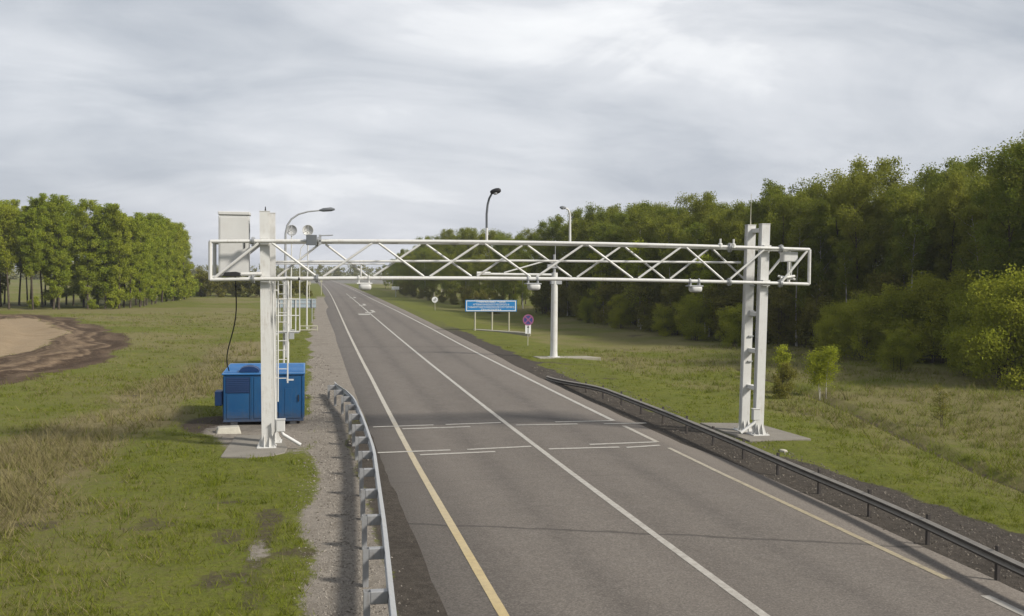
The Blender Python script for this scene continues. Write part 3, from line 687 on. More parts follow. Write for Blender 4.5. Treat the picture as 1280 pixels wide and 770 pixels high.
each('skid_foot', mb, GREYP, ct)
# concrete block
bp = (-2.62, 36.75); bz = tzf(*bp)
mb = MB(); M = Matrix.Translation((bp[0], bp[1], bz)) @ Matrix.Rotation(.12, 4, 'Z')
mb.add([M @ Vector(p) for p in [(-.43, -.3, -.05), (.43, -.3, -.05), (.43, .32, -.05), (-.43, .32, -.05), (-.36, -.22, .20), (.34, -.2, .22), (.36, .26, .22), (-.38, .27, .20)]],
       [(0, 3, 2, 1), (4, 5, 6, 7), (0, 1, 5, 4), (1, 2, 6, 5), (2, 3, 7, 6), (3, 0, 4, 7)])
tag(build('concrete_block', mb, BLOCKC, bevel=.04), 'pale concrete block on the ground in front of the blue container', 'concrete block')

# ------------------------------------------------------------------ guard rails
WP = [(0, 0), (.03, .02), (.075, .045), (.08, .095), (.03, .13), (.0, .155), (.03, .18), (.08, .215), (.075, .265), (.03, .29), (0, .31)]
def wbeam(path, zs, side, kh=1.):               # path: (x, y); side: direction of the corrugation (+1 = +x)
    wp = [(o, .31 - (.31 - h) * kh) for o, h in WP]; pts = []; n = len(WP)
    for i, (x, y) in enumerate(path):
        a = path[max(i - 1, 0)]; b = path[min(i + 1, len(path) - 1)]; t = Vector((b[0] - a[0], b[1] - a[1])).normalized(); nrm = Vector((t.y, -t.x)) * side
        z = tzf_r(x, y) + zs[i]
        pts.append([(x + nrm.x * o, y + nrm.y * o, z + h) for o, h in wp] + [(x + nrm.x * (o - .012), y + nrm.y * (o - .012), z + h) for o, h in reversed(wp)])
    vs = [p for r in pts for p in r]; m = 2 * n
    fs = [(i * m + k, i * m + (k + 1) % m, (i + 1) * m + (k + 1) % m, (i + 1) * m + k) for i in range(len(pts) - 1) for k in range(m)]
    fs += [tuple(range(m)), tuple(range((len(pts) - 1) * m, len(pts) * m))]
    return MB().add(vs, fs)
def tzf_r(x, y): return float(g(y))
def resample(ctrl, step):
    cs = sorted(ctrl, key=lambda p: p[1]); ss = np.arange(cs[0][1], cs[-1][1] + .01, step)
    xx = np.interp(ss, [p[1] for p in cs], [p[0] for p in cs]); k = np.ones(5) / 5
    xp = np.concatenate([[xx[0]] * 2, xx, [xx[-1]] * 2]); return ss, np.convolve(xp, k, 'valid')
ss, xx = resample([(1.25, 47.0), (1.83, 40.2), (1.88, 34), (1.84, 28.5), (1.49, 20), (1.21, 14.4), (.95, 8), (.9, 2)], .5)
lg = thing('left_guard_rail', (1.6, 30, 0), 'galvanised guard rail along the left shoulder, seen from behind its posts', 'guard rail'); lg.name = 'guard_rail'
zs = [.44 - .12 * float(sstep(42, 47, s)) for s in ss]
build('rail_beam', wbeam(list(zip(xx, ss)), zs, 1), GALV, lg)
mb = MB()
for s in np.arange(3.3, 46.9, 2.5):
    x = float(np.interp(s, ss, xx)); z = float(g(s)); zb_ = .44 - .12 * float(sstep(42, 47, s))
    p = MB(); xo = x - .33
    for a, b in (((xo - .06, s - .08, z - .3), (xo - .05, s + .08, z + zb_ + .25)), ((xo - .0499, s - .08, z - .3), (xo + .04, s - .07, z + zb_ + .25)), ((xo - .0499, s + .07, z - .3), (xo + .04, s + .08, z + zb_ + .25))): p.box(a, b)
    po = build('post', p, GALVD, lg)
    k = MB(); k.bbox((xo + .0401, s - .08, z + zb_ + .05), (x - .014, s + .08, z + zb_ + .25), .01); build('spacer_block', k, GALVD, po)
rg = thing('guard_rail', (13, 30, 0), 'dusty brown guard rail along the right shoulder, with dark post tops showing', 'guard rail')
ss, xx = resample([(12.62, 53), (12.8, 50), (13.1, 43), (13.2, 36), (13.1, 29.6), (12.95, 25), (12.9, 21.9), (12.78, 19.4), (12.45, 15.7), (12.2, 11), (12.1, 4)], .5)
zs = [.25 - .40 * float(sstep(43, 53, s)) for s in ss]
build('rail_beam', wbeam(list(zip(xx, ss)), zs, -1, .76), DUSTY_LIT, rg)
for s in np.arange(4.2, 49, 2.5):
    x = float(np.interp(s, ss, xx)) + .09; z = float(g(s)); h = .25 - .40 * float(sstep(43, 53, s)) + .39
    p = MB(); p.box((x - .03, s - .03, z - .3), (x + .03, s - .022, z + h)); p.box((x - .03, s - .0219, z - .3), (x - .022, s + .05, z + h))
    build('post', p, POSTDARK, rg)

# ------------------------------------------------------------------ masts, lamps, signs along the road
def ground_at(px, Y): x = P(px, 400, Y).x; return Vector((x, Y, tzf(x, Y)))
b = Vector((16.15, 65.9, 0)); b.z = tzf(b.x, b.y)
cm = thing('cantilever_mast', b, 'white cantilever mast beyond the gantry with one arm over the road', 'mast')
mb = MB(); mb.lathe([(.42, 0), (.42, .04), (.26, .05), (.235, .4), (.22, 4.0), (.2, 5.6), (.0, 5.62)], b, (0, 0, 1), 18); build('pole', mb, WHITE, cm)
ye = 65.9; A0, A1 = P(596, 342.6, ye), P(690, 343.6, ye)
mb = MB(); mb.tube([A0, A1], .09, 10); mb.tube([A0 + Vector((0, 0, .06)), A0 + Vector((.9, 0, .06))], .1, 8); build('arm', mb, WHITE, cm)
mb = MB(); mb.tube([P(630, 341, ye), P(686, 325, ye)], .05, 8); build('tie_rod', mb, WHITE, cm)
mb = MB(); mb.box((b.x - .25, ye - .2, b.z + 4.85), (b.x + .45, ye + .2, b.z + 5.1)); mb.tube([P(693, 344, ye), P(693, 318, ye)], .09, 8); mb.box((b.x - .5, ye - .12, b.z + 5.9), (b.x + .15, ye + .12, b.z + 6.15)); build('head_bracket', mb, GREYP, cm)
mb = MB(); mb.tube([P(694, 320, ye), P(694.3, 300, ye)], .02, 6); build('antenna', mb, GREYP, cm)
# left street lamp
b = Vector((-1.25, 67.2, 0)); b.z = tzf(b.x, b.y); yl = 67.2
sl = thing('street_lamp', b, 'tall grey street lamp behind the left column, its arm curving over the road', 'street lamp')
pts = [b] + [P(x, y, yl) for x, y in ((356.5, 400), (356.8, 330), (357, 292), (359, 282), (364, 274), (373, 267.8), (385, 264.5), (400, 263))]
mb = MB(); mb.tube(pts, [.11, .09, .08, .07, .065, .06, .055, .05, .045], 10); build('pole', mb, GALV, sl)
a0 = P(399, 263, yl); mb = MB(); mb.tube([a0, P(404, 262.4, yl), P(414, 261.6, yl), P(418.5, 261.6, yl)], [.05, .12, .13, .06], 10); build('lamp_head', mb, LAMPGREY, sl)
# tube cage platform beside it
yc = 62.0
cg = thing('service_platform', (P(358, 414, yc).x, yc, tzf(-1, yc)), 'white tubular service platform with railings behind the left column', 'platform')
def V(px, py, Y=yc): return P(px, py, Y)
mb = MB()
for (xa, xb, Y) in ((342.8, 374.5, yc), (345, 369.5, yc + 1.6)):
    for y in (374, 394.5, 414.5): mb.tube([V(xa, y, Y), V(xb, y, Y)], .035, 6)
    for x in (xa, xb): mb.tube([V(x, 414.5, Y), V(x, 374, Y)], .035, 6)
for x, x2 in ((342.8, 345), (374.5, 369.5)):
    for y in (374, 394.5, 414.5): mb.tube([V(x, y, yc), V(x2, y, yc + 1.6)], .03, 6)
mb.tube([V(362, 414.5), V(362, 374)], .025, 6); each('railing', mb, WHITE, cg)
mb = MB()
for x in (354.8, 360.2):
    p = V(x, 414, yc + .7); mb.tube([(p.x, p.y, tzf(p.x, p.y) - .1), (p.x, p.y, V(x, 352, yc + .7).z)], .06, 8)
for x in (374.5,): p = V(x, 374); mb.tube([p, V(374.6, 325), V(376, 311), V(380, 305.5)], .03, 6)
each('post', mb, WHITE, cg)
mb = MB(); a = V(343.5, 415.5); b2 = V(374, 415.5); mb.box((a.x, yc, a.z - .05), (b2.x, yc + 1.6, a.z)); build('deck', mb, GALV, cg)
mb = MB()
for x in (342.8, 347.5): p = V(x, 414, yc + .1); mb.tube([(p.x, p.y - .05, tzf(p.x, p.y) - .1), (p.x, p.y - .05, p.z)], .025, 6)
for k in range(6): mb.tube([(V(342.8, 414).x, yc + .05, .3 + .3 * k), (V(347.5, 414).x, yc + .05, .3 + .3 * k)], .015, 6)
build('ladder', mb, WHITE, cg)
# dish posts
for px, lab, mt in ((385, 'taller white dish antenna on a post, right of the lamp pole', WHITE2), (364.5, 'greyer dish antenna on a post, just right of the lamp pole', GREYP)):
    yd = 98.0; b = ground_at(px - (1.5 if px > 380 else 1), yd); t = thing('dish_antenna', b, lab, 'antenna', 'dish antennas on posts')
    top = P(px, 288, yd); mb = MB(); mb.tube([b - Vector((0, 0, .1)), Vector((b.x, yd, 4)), P(px - .2, 330, yd), top - Vector((0, 0, .15))], [.08, .07, .06, .05], 8); build('post', mb, WHITE, t)
    mb = MB(); mb.lathe([(0, .16), (.2, .13), (.38, .05), (.5, -.06), (.52, -.05), (.4, .08), (.2, .16), (0, .19)], top - Vector((0, .12, 0)), (.15 if px > 380 else -.3, 1, 0), 20); dd = build('dish', mb, mt, t)
    mb = MB()
    for a in (0, 2.1, 4.2): mb.tube([top + Vector((.46 * math.sin(a), -.15, .46 * math.cos(a))), top + Vector((0, -.5, 0))], .025, 5)
    mb.lathe([(0, -.06), (.08, -.05), (.08, .06), (0, .07)], top + Vector((0, -.5, 0)), (0, 1, 0), 8); build('feed_arm', mb, GREYP, dd)
# low pipe barrier
yb = 97.0; pb = thing('pipe_barrier', (.0, yb, .2), 'low pale pipe barrier on the left verge behind the container', 'barrier')
mb = MB()
for y in (407.6, 412.6): mb.tube([P(374, y, yb - 2), P(397, y, yb - 2)], .05, 8)
each('pipe', mb, OLIVEPOST, pb)
mb = MB()
for x in (375, 386, 396.5): p = P(x, 407, yb - 2); mb.tube([(p.x, p.y, tzf(p.x, p.y) - .1), p], .045, 8)
each('post', mb, OLIVEPOST, pb)
# back of an information board on the left verge
yb = 112.0; bb = thing('roadside_board', (P(370, 385, yb).x, yb, .2), 'back of a pale grey roadside board on posts, left verge', 'board')
a, b2 = P(345, 385, yb), P(395, 373.5, yb); mb = MB(); mb.bbox((a.x, yb, a.z), (b2.x, yb + .06, b2.z), .01); pn = build('panel', mb, BOARDBACK, bb)
mb = MB()
for f in (.1, .5, .9): mb.box((a.x, yb - .04, a.z + (b2.z - a.z) * f - .03), (b2.x, yb - .001, a.z + (b2.z - a.z) * f + .03))
each('stiffener', mb, GREYP, pn)
mb = MB()
for px in (350, 370, 390): p = P(px, 385, yb); mb.tube([(p.x, yb - .1, tzf(p.x, yb) - .1), (p.x, yb - .1, b2.z)], .05, 8)
each('post', mb, GALV, bb)
# small cabinet
p = G(364.5, 424); p.z = tzf(p.x, p.y); kc = thing('roadside_cabinet', p, 'small grey roadside cabinet behind the blue container', 'cabinet')
mb = MB(); mb.bbox((p.x - .2, p.y, p.z - .05), (p.x + .2, p.y + .35, p.z + .7), .015); build('body', mb, GREYP, kc)
mb = MB(); mb.bbox((p.x - .23, p.y - .04, p.z + .7), (p.x + .23, p.y + .38, p.z + .75), .01); build('roof', mb, WHITE2, kc)
for px, Y, yt, lab in ((386.5, 170, 352, 'thin pale post far off on the left verge, nearest of two'), (401.5, 232, 350, 'thin pale post far off beside the left road edge')):
    b = ground_at(px, Y); mb = MB(); mb.tube([b - Vector((0, 0, .2)), P(px, yt, Y)], .08, 6); mb.box((b.x - .25, Y - .12, P(px, yt, Y).z - .5), (b.x + .25, Y - .09, P(px, yt, Y).z)); tag(build('marker_post', mb, OLIVEPOST), lab, 'post', 'far marker posts')

def text_mesh(body, size, font_w=1.0):
    cu = bpy.data.curves.new('txt', 'FONT'); cu.body = body; cu.size = size; cu.align_x = 'CENTER'; cu.align_y = 'CENTER'; cu.offset = .012 * size
    o = bpy.data.objects.new('txt', cu); COL.objects.link(o); dg = bpy.context.evaluated_depsgraph_get()
    me = bpy.data.meshes.new_from_object(o.evaluated_get(dg)); bpy.data.objects.remove(o); return me
# blue information sign
yS = 95.2; A, B = P(581.5, 389.5, yS), P(646, 375.2, yS); w, h = B.x - A.x, B.z - A.z
bs = thing('information_sign', ((A.x + B.x) / 2, yS, .15), 'wide blue information sign with white lettering on three posts', 'sign')
mb = MB(); mb.bbox((A.x, yS, A.z), (B.x, yS + .05, B.z), .01); pn = build('panel', mb, SIGNBLUE, bs)
mb = MB(); i, tt = .09, .07; X0, X1, Z0, Z1, y = A.x + i, B.x - i, A.z + i * .6, B.z - i * .6, yS - .012
for lo, hi in (((X0, y, Z0), (X1, y + .011, Z0 + tt)), ((X0, y, Z1 - tt), (X1, y + .011, Z1)), ((X0, y, Z0 + tt), (X0 + tt, y + .011, Z1 - tt)), ((X1 - tt, y, Z0 + tt), (X1, y + .011, Z1 - tt))): mb.box(lo, hi)
build('border', mb, SIGNWHITE, pn)
for k, (txt, ww) in enumerate((('ВНИМАНИЕ! ЗОНА', .56), ('АВТОМАТИЧЕСКОГО ВЕСОВОГО И', .70), ('ГАБАРИТНОГО КОНТРОЛЯ ГРУЗОВОГО', .90), ('ТРАНСПОРТА', .40))):
    me = text_mesh(txt, .22); me.materials.append(SIGNWHITE)
    n = len(me.vertices); vv = np.empty(n * 3, np.float32); me.vertices.foreach_get('co', vv); vv = vv.reshape(-1, 3)
    sc = ww * w / (vv[:, 0].max() - vv[:, 0].min()); out = np.stack([(A.x + B.x) / 2 + vv[:, 0] * sc, np.full(n, yS - .014), B.z - .19 - (h - .36) * (k / 3) + vv[:, 1]], -1)
    me.vertices.foreach_set('co', out.astype(np.float32).ravel()); me.update()
    build('lettering', me, None, pn)
for px in (594, 615.5, 636.5):
    p = P(px, 389, yS); mb = MB(); mb.tube([(p.x, yS + .1, tzf(p.x, yS) - .2), (p.x, yS + .1, B.z - .05)], .075, 10); build('post', mb, OLIVEPOST, bs)
# no stopping sign
yn = 76.4; cn = P(660, 399.8, yn); b = ground_at(660, yn)
ns = thing('no_stopping_sign', b, 'round blue and red no stopping sign above a white arrow plate', 'sign')
mb = MB(); mb.tube([b - Vector((0, 0, .2)), Vector((b.x, yn, cn.z + .3))], .035, 8); build('post', mb, OLIVEPOST, ns)
r = .42; mb = MB(); mb.lathe([(0, 0), (r, 0), (r, .03), (0, .03)], cn + Vector((0, -.04, 0)), (0, -1, 0), 32); dk = build('disc', mb, NAVY, ns)
mb = MB(); mb.lathe([(r - .085, .031), (r, .031), (r, .045), (r - .085, .045), (r - .085, .031)], cn + Vector((0, -.04, 0)), (0, -1, 0), 32)
for a in (math.pi / 4, -math.pi / 4):
    M = Matrix.Translation(cn + Vector((0, -.083, 0))) @ Matrix.Rotation(a, 4, 'Y'); mb.box((-.34, -.004 - .002 * (a > 0), -.045), (.34, .008, .045), M)
build('red_cross', mb, SIGNRED, dk)
pz0, pz1 = P(660, 417, yn).z, P(660, 406, yn).z
mb = MB(); mb.bbox((cn.x - .22, yn - .065, pz0), (cn.x + .22, yn - .04, pz1), .005); pp = build('arrow_plate', mb, SIGNWHITE, ns)
mb = MB(); yy = yn - .0665; zc = (pz0 + pz1) / 2; mb.prism([(cn.x - .03, yy, pz0 + .05), (cn.x + .03, yy, pz0 + .05), (cn.x + .03, yy, pz1 - .22), (cn.x + .1, yy, pz1 - .22), (cn.x, yy, pz1 - .04), (cn.x - .1, yy, pz1 - .22), (cn.x - .03, yy, pz1 - .22)], (0, -.004, 0)); build('arrow', mb, DARK, pp)
# round white sign
yr = 142.; cn = P(543.5, 374.6, yr); b = ground_at(543.8, yr)
rs = thing('round_sign', b, 'round white sign with dark diagonal stripe, alone on its post', 'sign')
mb = MB(); mb.tube([b - Vector((0, 0, .2)), cn], .045, 8); build('post', mb, OLIVEPOST, rs)
mb = MB(); mb.lathe([(0, 0), (.42, 0), (.42, .03), (0, .03)], cn + Vector((0, -.05, 0)), (0, -1, 0), 28); dk = build('disc', mb, SIGNWHITE, rs)
mb = MB()
for o in (-.09, 0, .09):
    M = Matrix.Translation(cn + Vector((0, -.085, 0))) @ Matrix.Rotation(-math.pi / 4, 4, 'Y'); mb.box((-.24, -.004, o - .025), (.24, .004, o + .025), M)
each('stripe', mb, DARK, dk)
# far grey direction sign
yg = 216.; a, b2 = P(489.5, 362, yg), P(499, 358.2, yg); b = ground_at(494.5, yg)
gs = thing('direction_sign', b, 'small pale grey sign on one post, farthest along the right verge', 'sign')
mb = MB(); mb.tube([b - Vector((0, 0, .2)), Vector((b.x, yg, a.z))], .07, 8); build('post', mb, GALV, gs)
mb = MB(); mb.bbox((a.x, yg - .05, a.z), (b2.x, yg, b2.z), .01); build('panel', mb, SIGNWHITE, gs)
# white stone by the right pad
p = G(974, 565); mb = MB(); z = tzf(p.x, p.y)
mb.lathe([(0, -.04), (.13, -.03), (.14, .03), (.09, .07), (0, .08)], (p.x + .15, p.y, z), (.2, .1, 1), 7); tag(build('stone', mb, BLOCKC), 'small white stone on the bare earth below the right columns', 'stone')

# ------------------------------------------------------------------ vegetation
def leaf_mat(name, c1, c2, c3):
    t = NT(name); oi = t.n('ObjectInfo').outputs['Random']; at = t.attr('tint').outputs['Fac']
    cc = t.mix(oi, c1, c2); cc = t.mix(t.ramp(at, .45, 1., 0, .85), cc, c3); cc = t.mix(t.ramp(at, .0, .35, .55, 0), cc, tuple(x * .6 for x in c1))
    d = t.n('BsdfDiffuse', i_Color=cc); tr = t.n('BsdfTranslucent', i_Color=t.mix(.5, cc, c3))
    m = t.n('MixShader', i_0=.42); t.t.links.new(d.outputs[0], m.inputs[1]); t.t.links.new(tr.outputs[0], m.inputs[2]); t.t.links.new(m.outputs[0], t.out.inputs[0]); return t.m
LEAF_L = leaf_mat('spring_poplar_leaves', (.185, .245, .026), (.260, .290, .032), (.330, .345, .044))
LEAF_D = leaf_mat('forest_leaves', (.115, .158, .022), (.185, .200, .030), (.245, .250, .044))
LEAF_Y = leaf_mat('willow_leaves', (.22, .27, .022), (.28, .31, .03), (.35, .36, .045))
LEAF_W = leaf_mat('willow_bush_leaves', (.205, .245, .024), (.260, .280, .030), (.330, .325, .046))
LEAF_B = leaf_mat('thicket_leaves', (.118, .128, .024), (.165, .158, .032), (.215, .190, .048))
def bark_mat(name, c1, c2, sc=6):
    t = NT(name); n = t.noise(sc, 5, .7, stretch=(1, 1, .35)); return t.bsdf(t.mix(t.ramp(n, .4, .62), c1, c2), .9, t.bump(n, .5, .03), 0, .1)
BARK = bark_mat('dark_bark', (.045, .036, .026), (.09, .075, .058)); BIRCH = bark_mat('birch_bark', (.46, .44, .40), (.14, .125, .11), 4)

def leaf_cloud(name, centres, radii, n_each, size, seed, mat, flat=.75, droop=0.):
    r = np.random.default_rng(seed); nC = len(centres); ctr = np.repeat(np.array(centres), n_each, 0); rad = np.repeat(np.array(radii), n_each)[:, None]
    n = len(ctr); d = r.normal(size=(n, 3)); d /= np.linalg.norm(d, axis=1)[:, None]
    pos = ctr + np.clip(r.normal(size=(n, 3)), -1.7, 1.7) * rad * .53 * np.array([1, 1, flat * 1.1]); pos[:, 2] -= droop * r.random(n) ** 2
    a = r.normal(size=(n, 3)); a /= np.linalg.norm(a, axis=1)[:, None]; b = np.cross(a, r.normal(size=(n, 3))); b /= np.linalg.norm(b, axis=1)[:, None]
    sz = size * (.55 + .9 * r.random((n, 1)))
    v = np.stack([pos - a * sz * .6, pos + b * sz * .34, pos + a * sz * .6, pos - b * sz * .34], 1).reshape(-1, 3)
    me = bpy.data.meshes.new(name); np_mesh(me, v, np.arange(n * 4).reshape(-1, 4), 4)
    tint = np.clip(np.repeat(r.random(nC), n_each) * .6 + r.random(n) * .4, 0, 1)
    at = me.attributes.new('tint', 'FLOAT', 'FACE'); at.data.foreach_set('value', tint.astype(np.float32)); me.materials.append(mat); return me
def grow(seed, Ht, base, R, stems=1, tr=.13, nl=16, shape='oval', nsub=5, lean=.04, up=(.25, .9)):
    """trunk and limb skeleton -> (MB, clump centres, clump radii)"""
    r = random.Random(seed); mb = MB(); C_, Rd = [], []
    for st in range(stems):
        ko = min(stems - 1, 1.5) * (1. if Ht > 3 else .35); ox, oy = r.uniform(-.3, .3) * ko, r.uniform(-.3, .3) * ko; dx, dy = r.uniform(-lean, lean) * Ht + ox * 1.5, r.uniform(-lean, lean) * Ht + oy * 1.5
        hs = Ht * (1 if st == 0 else r.uniform(.75, .98)); N = 8; pts = []
        for i in range(N + 1):
            f = i / N; pts.append(Vector((ox + dx * f * f + .03 * hs * math.sin(f * 5 + seed) * .35, oy + dy * f * f + .02 * hs * math.cos(f * 4 + seed * 2) * .35, -.3 + (hs * .97 + .3) * f)))
        k = tr * (1 if st == 0 else .8); mb.tube(pts, [k * (1.25 if i == 0 else (1 - i / N) ** .8 + .06) for i in range(N + 1)], 7)
        def at(f):
            u = f * N; i = min(int(u), N - 1); return pts[i].lerp(pts[i + 1], u - i)
        for j in range(max(3, nl // stems)):
            f = base + (1 - base) * ((j + r.random()) / max(3, nl // stems)) ** .9; f = min(f, .985); p = at(f); u = (f - base) / (1 - base)
            prof = {'oval': math.sin(math.pi * min(1, .12 + .8 * u)) ** .7, 'cone': (1 - u) ** .7 + .12, 'vase': .35 + .65 * u ** .6 if u < .8 else .95 - 1.6 * (u - .8), 'bush': (1 - u * .6)}[shape]
            a = j * 2.4 + r.uniform(-.5, .5) + st; L = R * prof * r.uniform(.65, 1.15); rise = L * r.uniform(*up)
            e = p + Vector((math.cos(a) * L, math.sin(a) * L, rise)); m = p.lerp(e, .5) + Vector((0, 0, -.08 * L)); mb.tube([p, m, e], [max(.012, k * .38 * (1 - f) + .012), .012, .007], 4, False)
            for q in range(nsub):
                w = r.uniform(.35, 1.08); cpt = p.lerp(e, w) + Vector((r.gauss(0, .22), r.gauss(0, .22), r.gauss(0, .2))) * (R * .45)
                C_.append(tuple(cpt)); Rd.append(r.uniform(.35, .75) * (.5 + R * .2))
    return mb, C_, Rd
class Kind:
    """one grown tree, kept as two meshes and copied for each tree of its kind"""
    def __init__(s, name, seed, leafmat, bark, size, n_each, droop=0., **kw):
        mb, C_, Rd = grow(seed, **kw); s.name = name; s.trunk = mb.mesh('trunk'); s.trunk.materials.append(bark)
        s.crown = leaf_cloud('crown', C_, Rd, n_each, size, seed, leafmat, droop=droop)
    def put(s, x, y, sc, rot, label, cat, group, sz=None, dz=-.05):
        o = thing(s.name, (x, y, tzf(x, y) + dz), label, cat, group); o.rotation_euler = (0, 0, rot); o.scale = (sc, sc, sz or sc)
        for nm, me in (('trunk', s.trunk), ('crown', s.crown)):
            ch = bpy.data.objects.new(nm, me); COL.objects.link(ch); ch.parent = o
        return o
R_ = random.Random(5)
# --- shelter belt on the left
belt = [Kind('poplar_tree', 20 + i, LEAF_L, BARK, .15, 140, Ht=13.8, base=(.05, .10, .07, .32, .36)[i], R=(1.9, 2.2, 1.7, 2.1, 1.9)[i], tr=.14, nl=28, nsub=6, shape=('oval', 'vase', 'oval', 'vase', 'oval')[i], lean=.05, up=(.9, 1.9)) for i in range(5)]
lbl_in = 'green spring tree inside the shelter belt left of the road'; lbl_fr = 'green spring tree on the front edge of the left shelter belt'
spots = []
for i in range(21): spots.append((-24.9 - i * 2.1 + R_.uniform(-.8, .8), 146 - min(i, 6) * .5 + R_.uniform(-1.5, 1.5), lbl_fr))
for row in range(1, 4):
    for i in range(17): spots.append((-25.1 - i * 2.7 + R_.uniform(-1.3, 1.3) + row * .7, 146 + row * 5.5 + R_.uniform(-1.6, 1.6), lbl_in))
for i in range(15): spots.append((-23.6 + .10 * i + R_.uniform(-.8, .8), 149 + i * 3.4, 'green spring tree on the road-facing end of the left belt'))
for n, (x, y, lb) in enumerate(spots):
    hgt = R_.uniform(.86, .99) * (1 if y < 172 else 1 - .0055 * (y - 172)) * (.93 if x > -24.5 and y < 160 else 1.)
    belt[R_.choice((0, 1, 2)) if x > -33 or (y > 153 and x > -36) else R_.choice((3, 4, 3, 4, 4, 1))].put(x, y, hgt, R_.uniform(0, 6.3), lb, 'tree', 'shelter belt trees left of the road', hgt * R_.uniform(.97, 1.06))
shr = [Kind('shrub', 40 + i, LEAF_L, BARK, .22, 60, Ht=3.4, base=.06, R=1.5, tr=.05, nl=16, stems=4, nsub=4, shape='bush') for i in range(3)]
for n in range(16):
    f = n / 15; x = -22.2 + 2.0 * f + R_.uniform(-.8, .8); y = 178 + 95 * f; shr[n % 3].put(x, y, R_.uniform(.8, 1.25), R_.uniform(0, 6), 'light green shrub at the far foot of the left belt', 'shrub', 'shrubs along the left belt')
for n in range(9): x = -24 - 5.6 * n + R_.uniform(-2, 2); shr[n % 3].put(x, 143.5 + R_.uniform(-.6, .8), R_.uniform(.35, .7), R_.uniform(0, 6), 'low green shrub under the front trees of the left belt', 'shrub', 'shrubs along the left belt')
hed = [Kind('hedge_shrub', 160 + i, LEAF_B, BARK, .20, 60, Ht=3.6, base=.04, R=1.7, tr=.05, nl=18, stems=4, nsub=4, shape='bush') for i in range(2)]
for n in range(17):
    px = 236 + 9.2 * n; y = 214 + R_.uniform(-4, 6) + (6 if n % 3 == 0 else 0); x = P(px, 372, y).x
    hed[n % 2].put(x, y, R_.uniform(1.0, 1.35) * (1 if n < 12 else .8), R_.uniform(0, 6), 'low dark green shrub of the hedge between the left belt and the road', 'shrub', 'hedge between the belt and the road')
# --- wood on the right
wood = [Kind('birch_tree', 60 + i, LEAF_D, BIRCH if i in (0, 3) else BARK, .115, 175, Ht=12.6, base=.12, R=(2.0, 2.3, 1.8, 2.1, 2.2, 1.9)[i], tr=.11, nl=26, nsub=6, shape=('oval', 'vase', 'oval', 'cone', 'vase', 'oval')[i], droop=.3, up=(.7, 1.6)) for i in range(6)]
def edge_x(s): return float(c(s)) + float(np.interp(s, [30, 46, 60, 72, 82, 96, 111, 125, 140], [33, 33.5, 35.5, 31.5, 27.4, 25.8, 24.6, 23.8, 22.0]))
nput = 0
for row in range(5):
    s = 40 + row * 1.3
    while s < 139:
        x = edge_x(s) + 1.2 + row * 3.3 + R_.uniform(-1, 1); hh = R_.uniform(.88, 1.06) * float(np.interp(s, [40, 55, 75, 100, 125], [.95, 1.0, .96, .89, .95])) * (1.0 + .02 * row)
        if row == 0: hh *= R_.uniform(.75, .98)
        wood[R_.randrange(6)].put(x, s + R_.uniform(-.6, .6), hh, R_.uniform(0, 6.3), 'dark green tree along the front of the right-hand wood' if row == 0 else 'dark green tree deeper in the right-hand wood', 'tree', 'trees of the wood right of the road', hh * R_.uniform(.98, 1.08))
        s += 2.55 + row * .25 + R_.uniform(-.4, .4); nput += 1
for x, s, hh in ((40.2, 52.5, .99), (41.6, 51.5, 1.05), (43.6, 56, 1.04)):
    wood[1].put(x, s, hh, s, 'taller dark tree rising at the right edge of the picture', 'tree', 'tall trees at the right edge')
# lighter trees on the edge
lite = [Kind('young_birch', 80 + i, LEAF_Y, BIRCH, .16, 50, Ht=9, base=.25, R=1.5, tr=.07, nl=20, nsub=5, shape='oval', droop=.25) for i in range(2)]
for x, s, hh, lb in ((edge_x(97) - 1.0, 97, .98, 'light green birch in front of the dark wood, left of centre'), (edge_x(84) - .6, 84.5, .8, 'slender light green birch near the right columns, in front of the wood'), (edge_x(108) - .5, 109, .9, 'far light green birch at the edge of the right-hand wood')):
    lite[0].put(x, s, hh, s, lb, 'tree', None)
bare = [Kind('slender_birch', 90 + i, LEAF_D, BIRCH, .12, 80, Ht=11, base=.62, R=1.3, tr=.085, nl=16, nsub=4, shape='oval', droop=.3, lean=.12) for i in range(3)]
for n in range(16):
    sb = 56 + n * 4.9 + R_.uniform(-1.5, 1.5); bare[n % 3].put(edge_x(sb) - .2 + R_.uniform(-.5, 1.0), sb, R_.uniform(.72, .95), R_.uniform(0, 6), 'slender pale-stemmed birch at the edge of the right-hand wood', 'tree', 'slender birches at the wood edge')
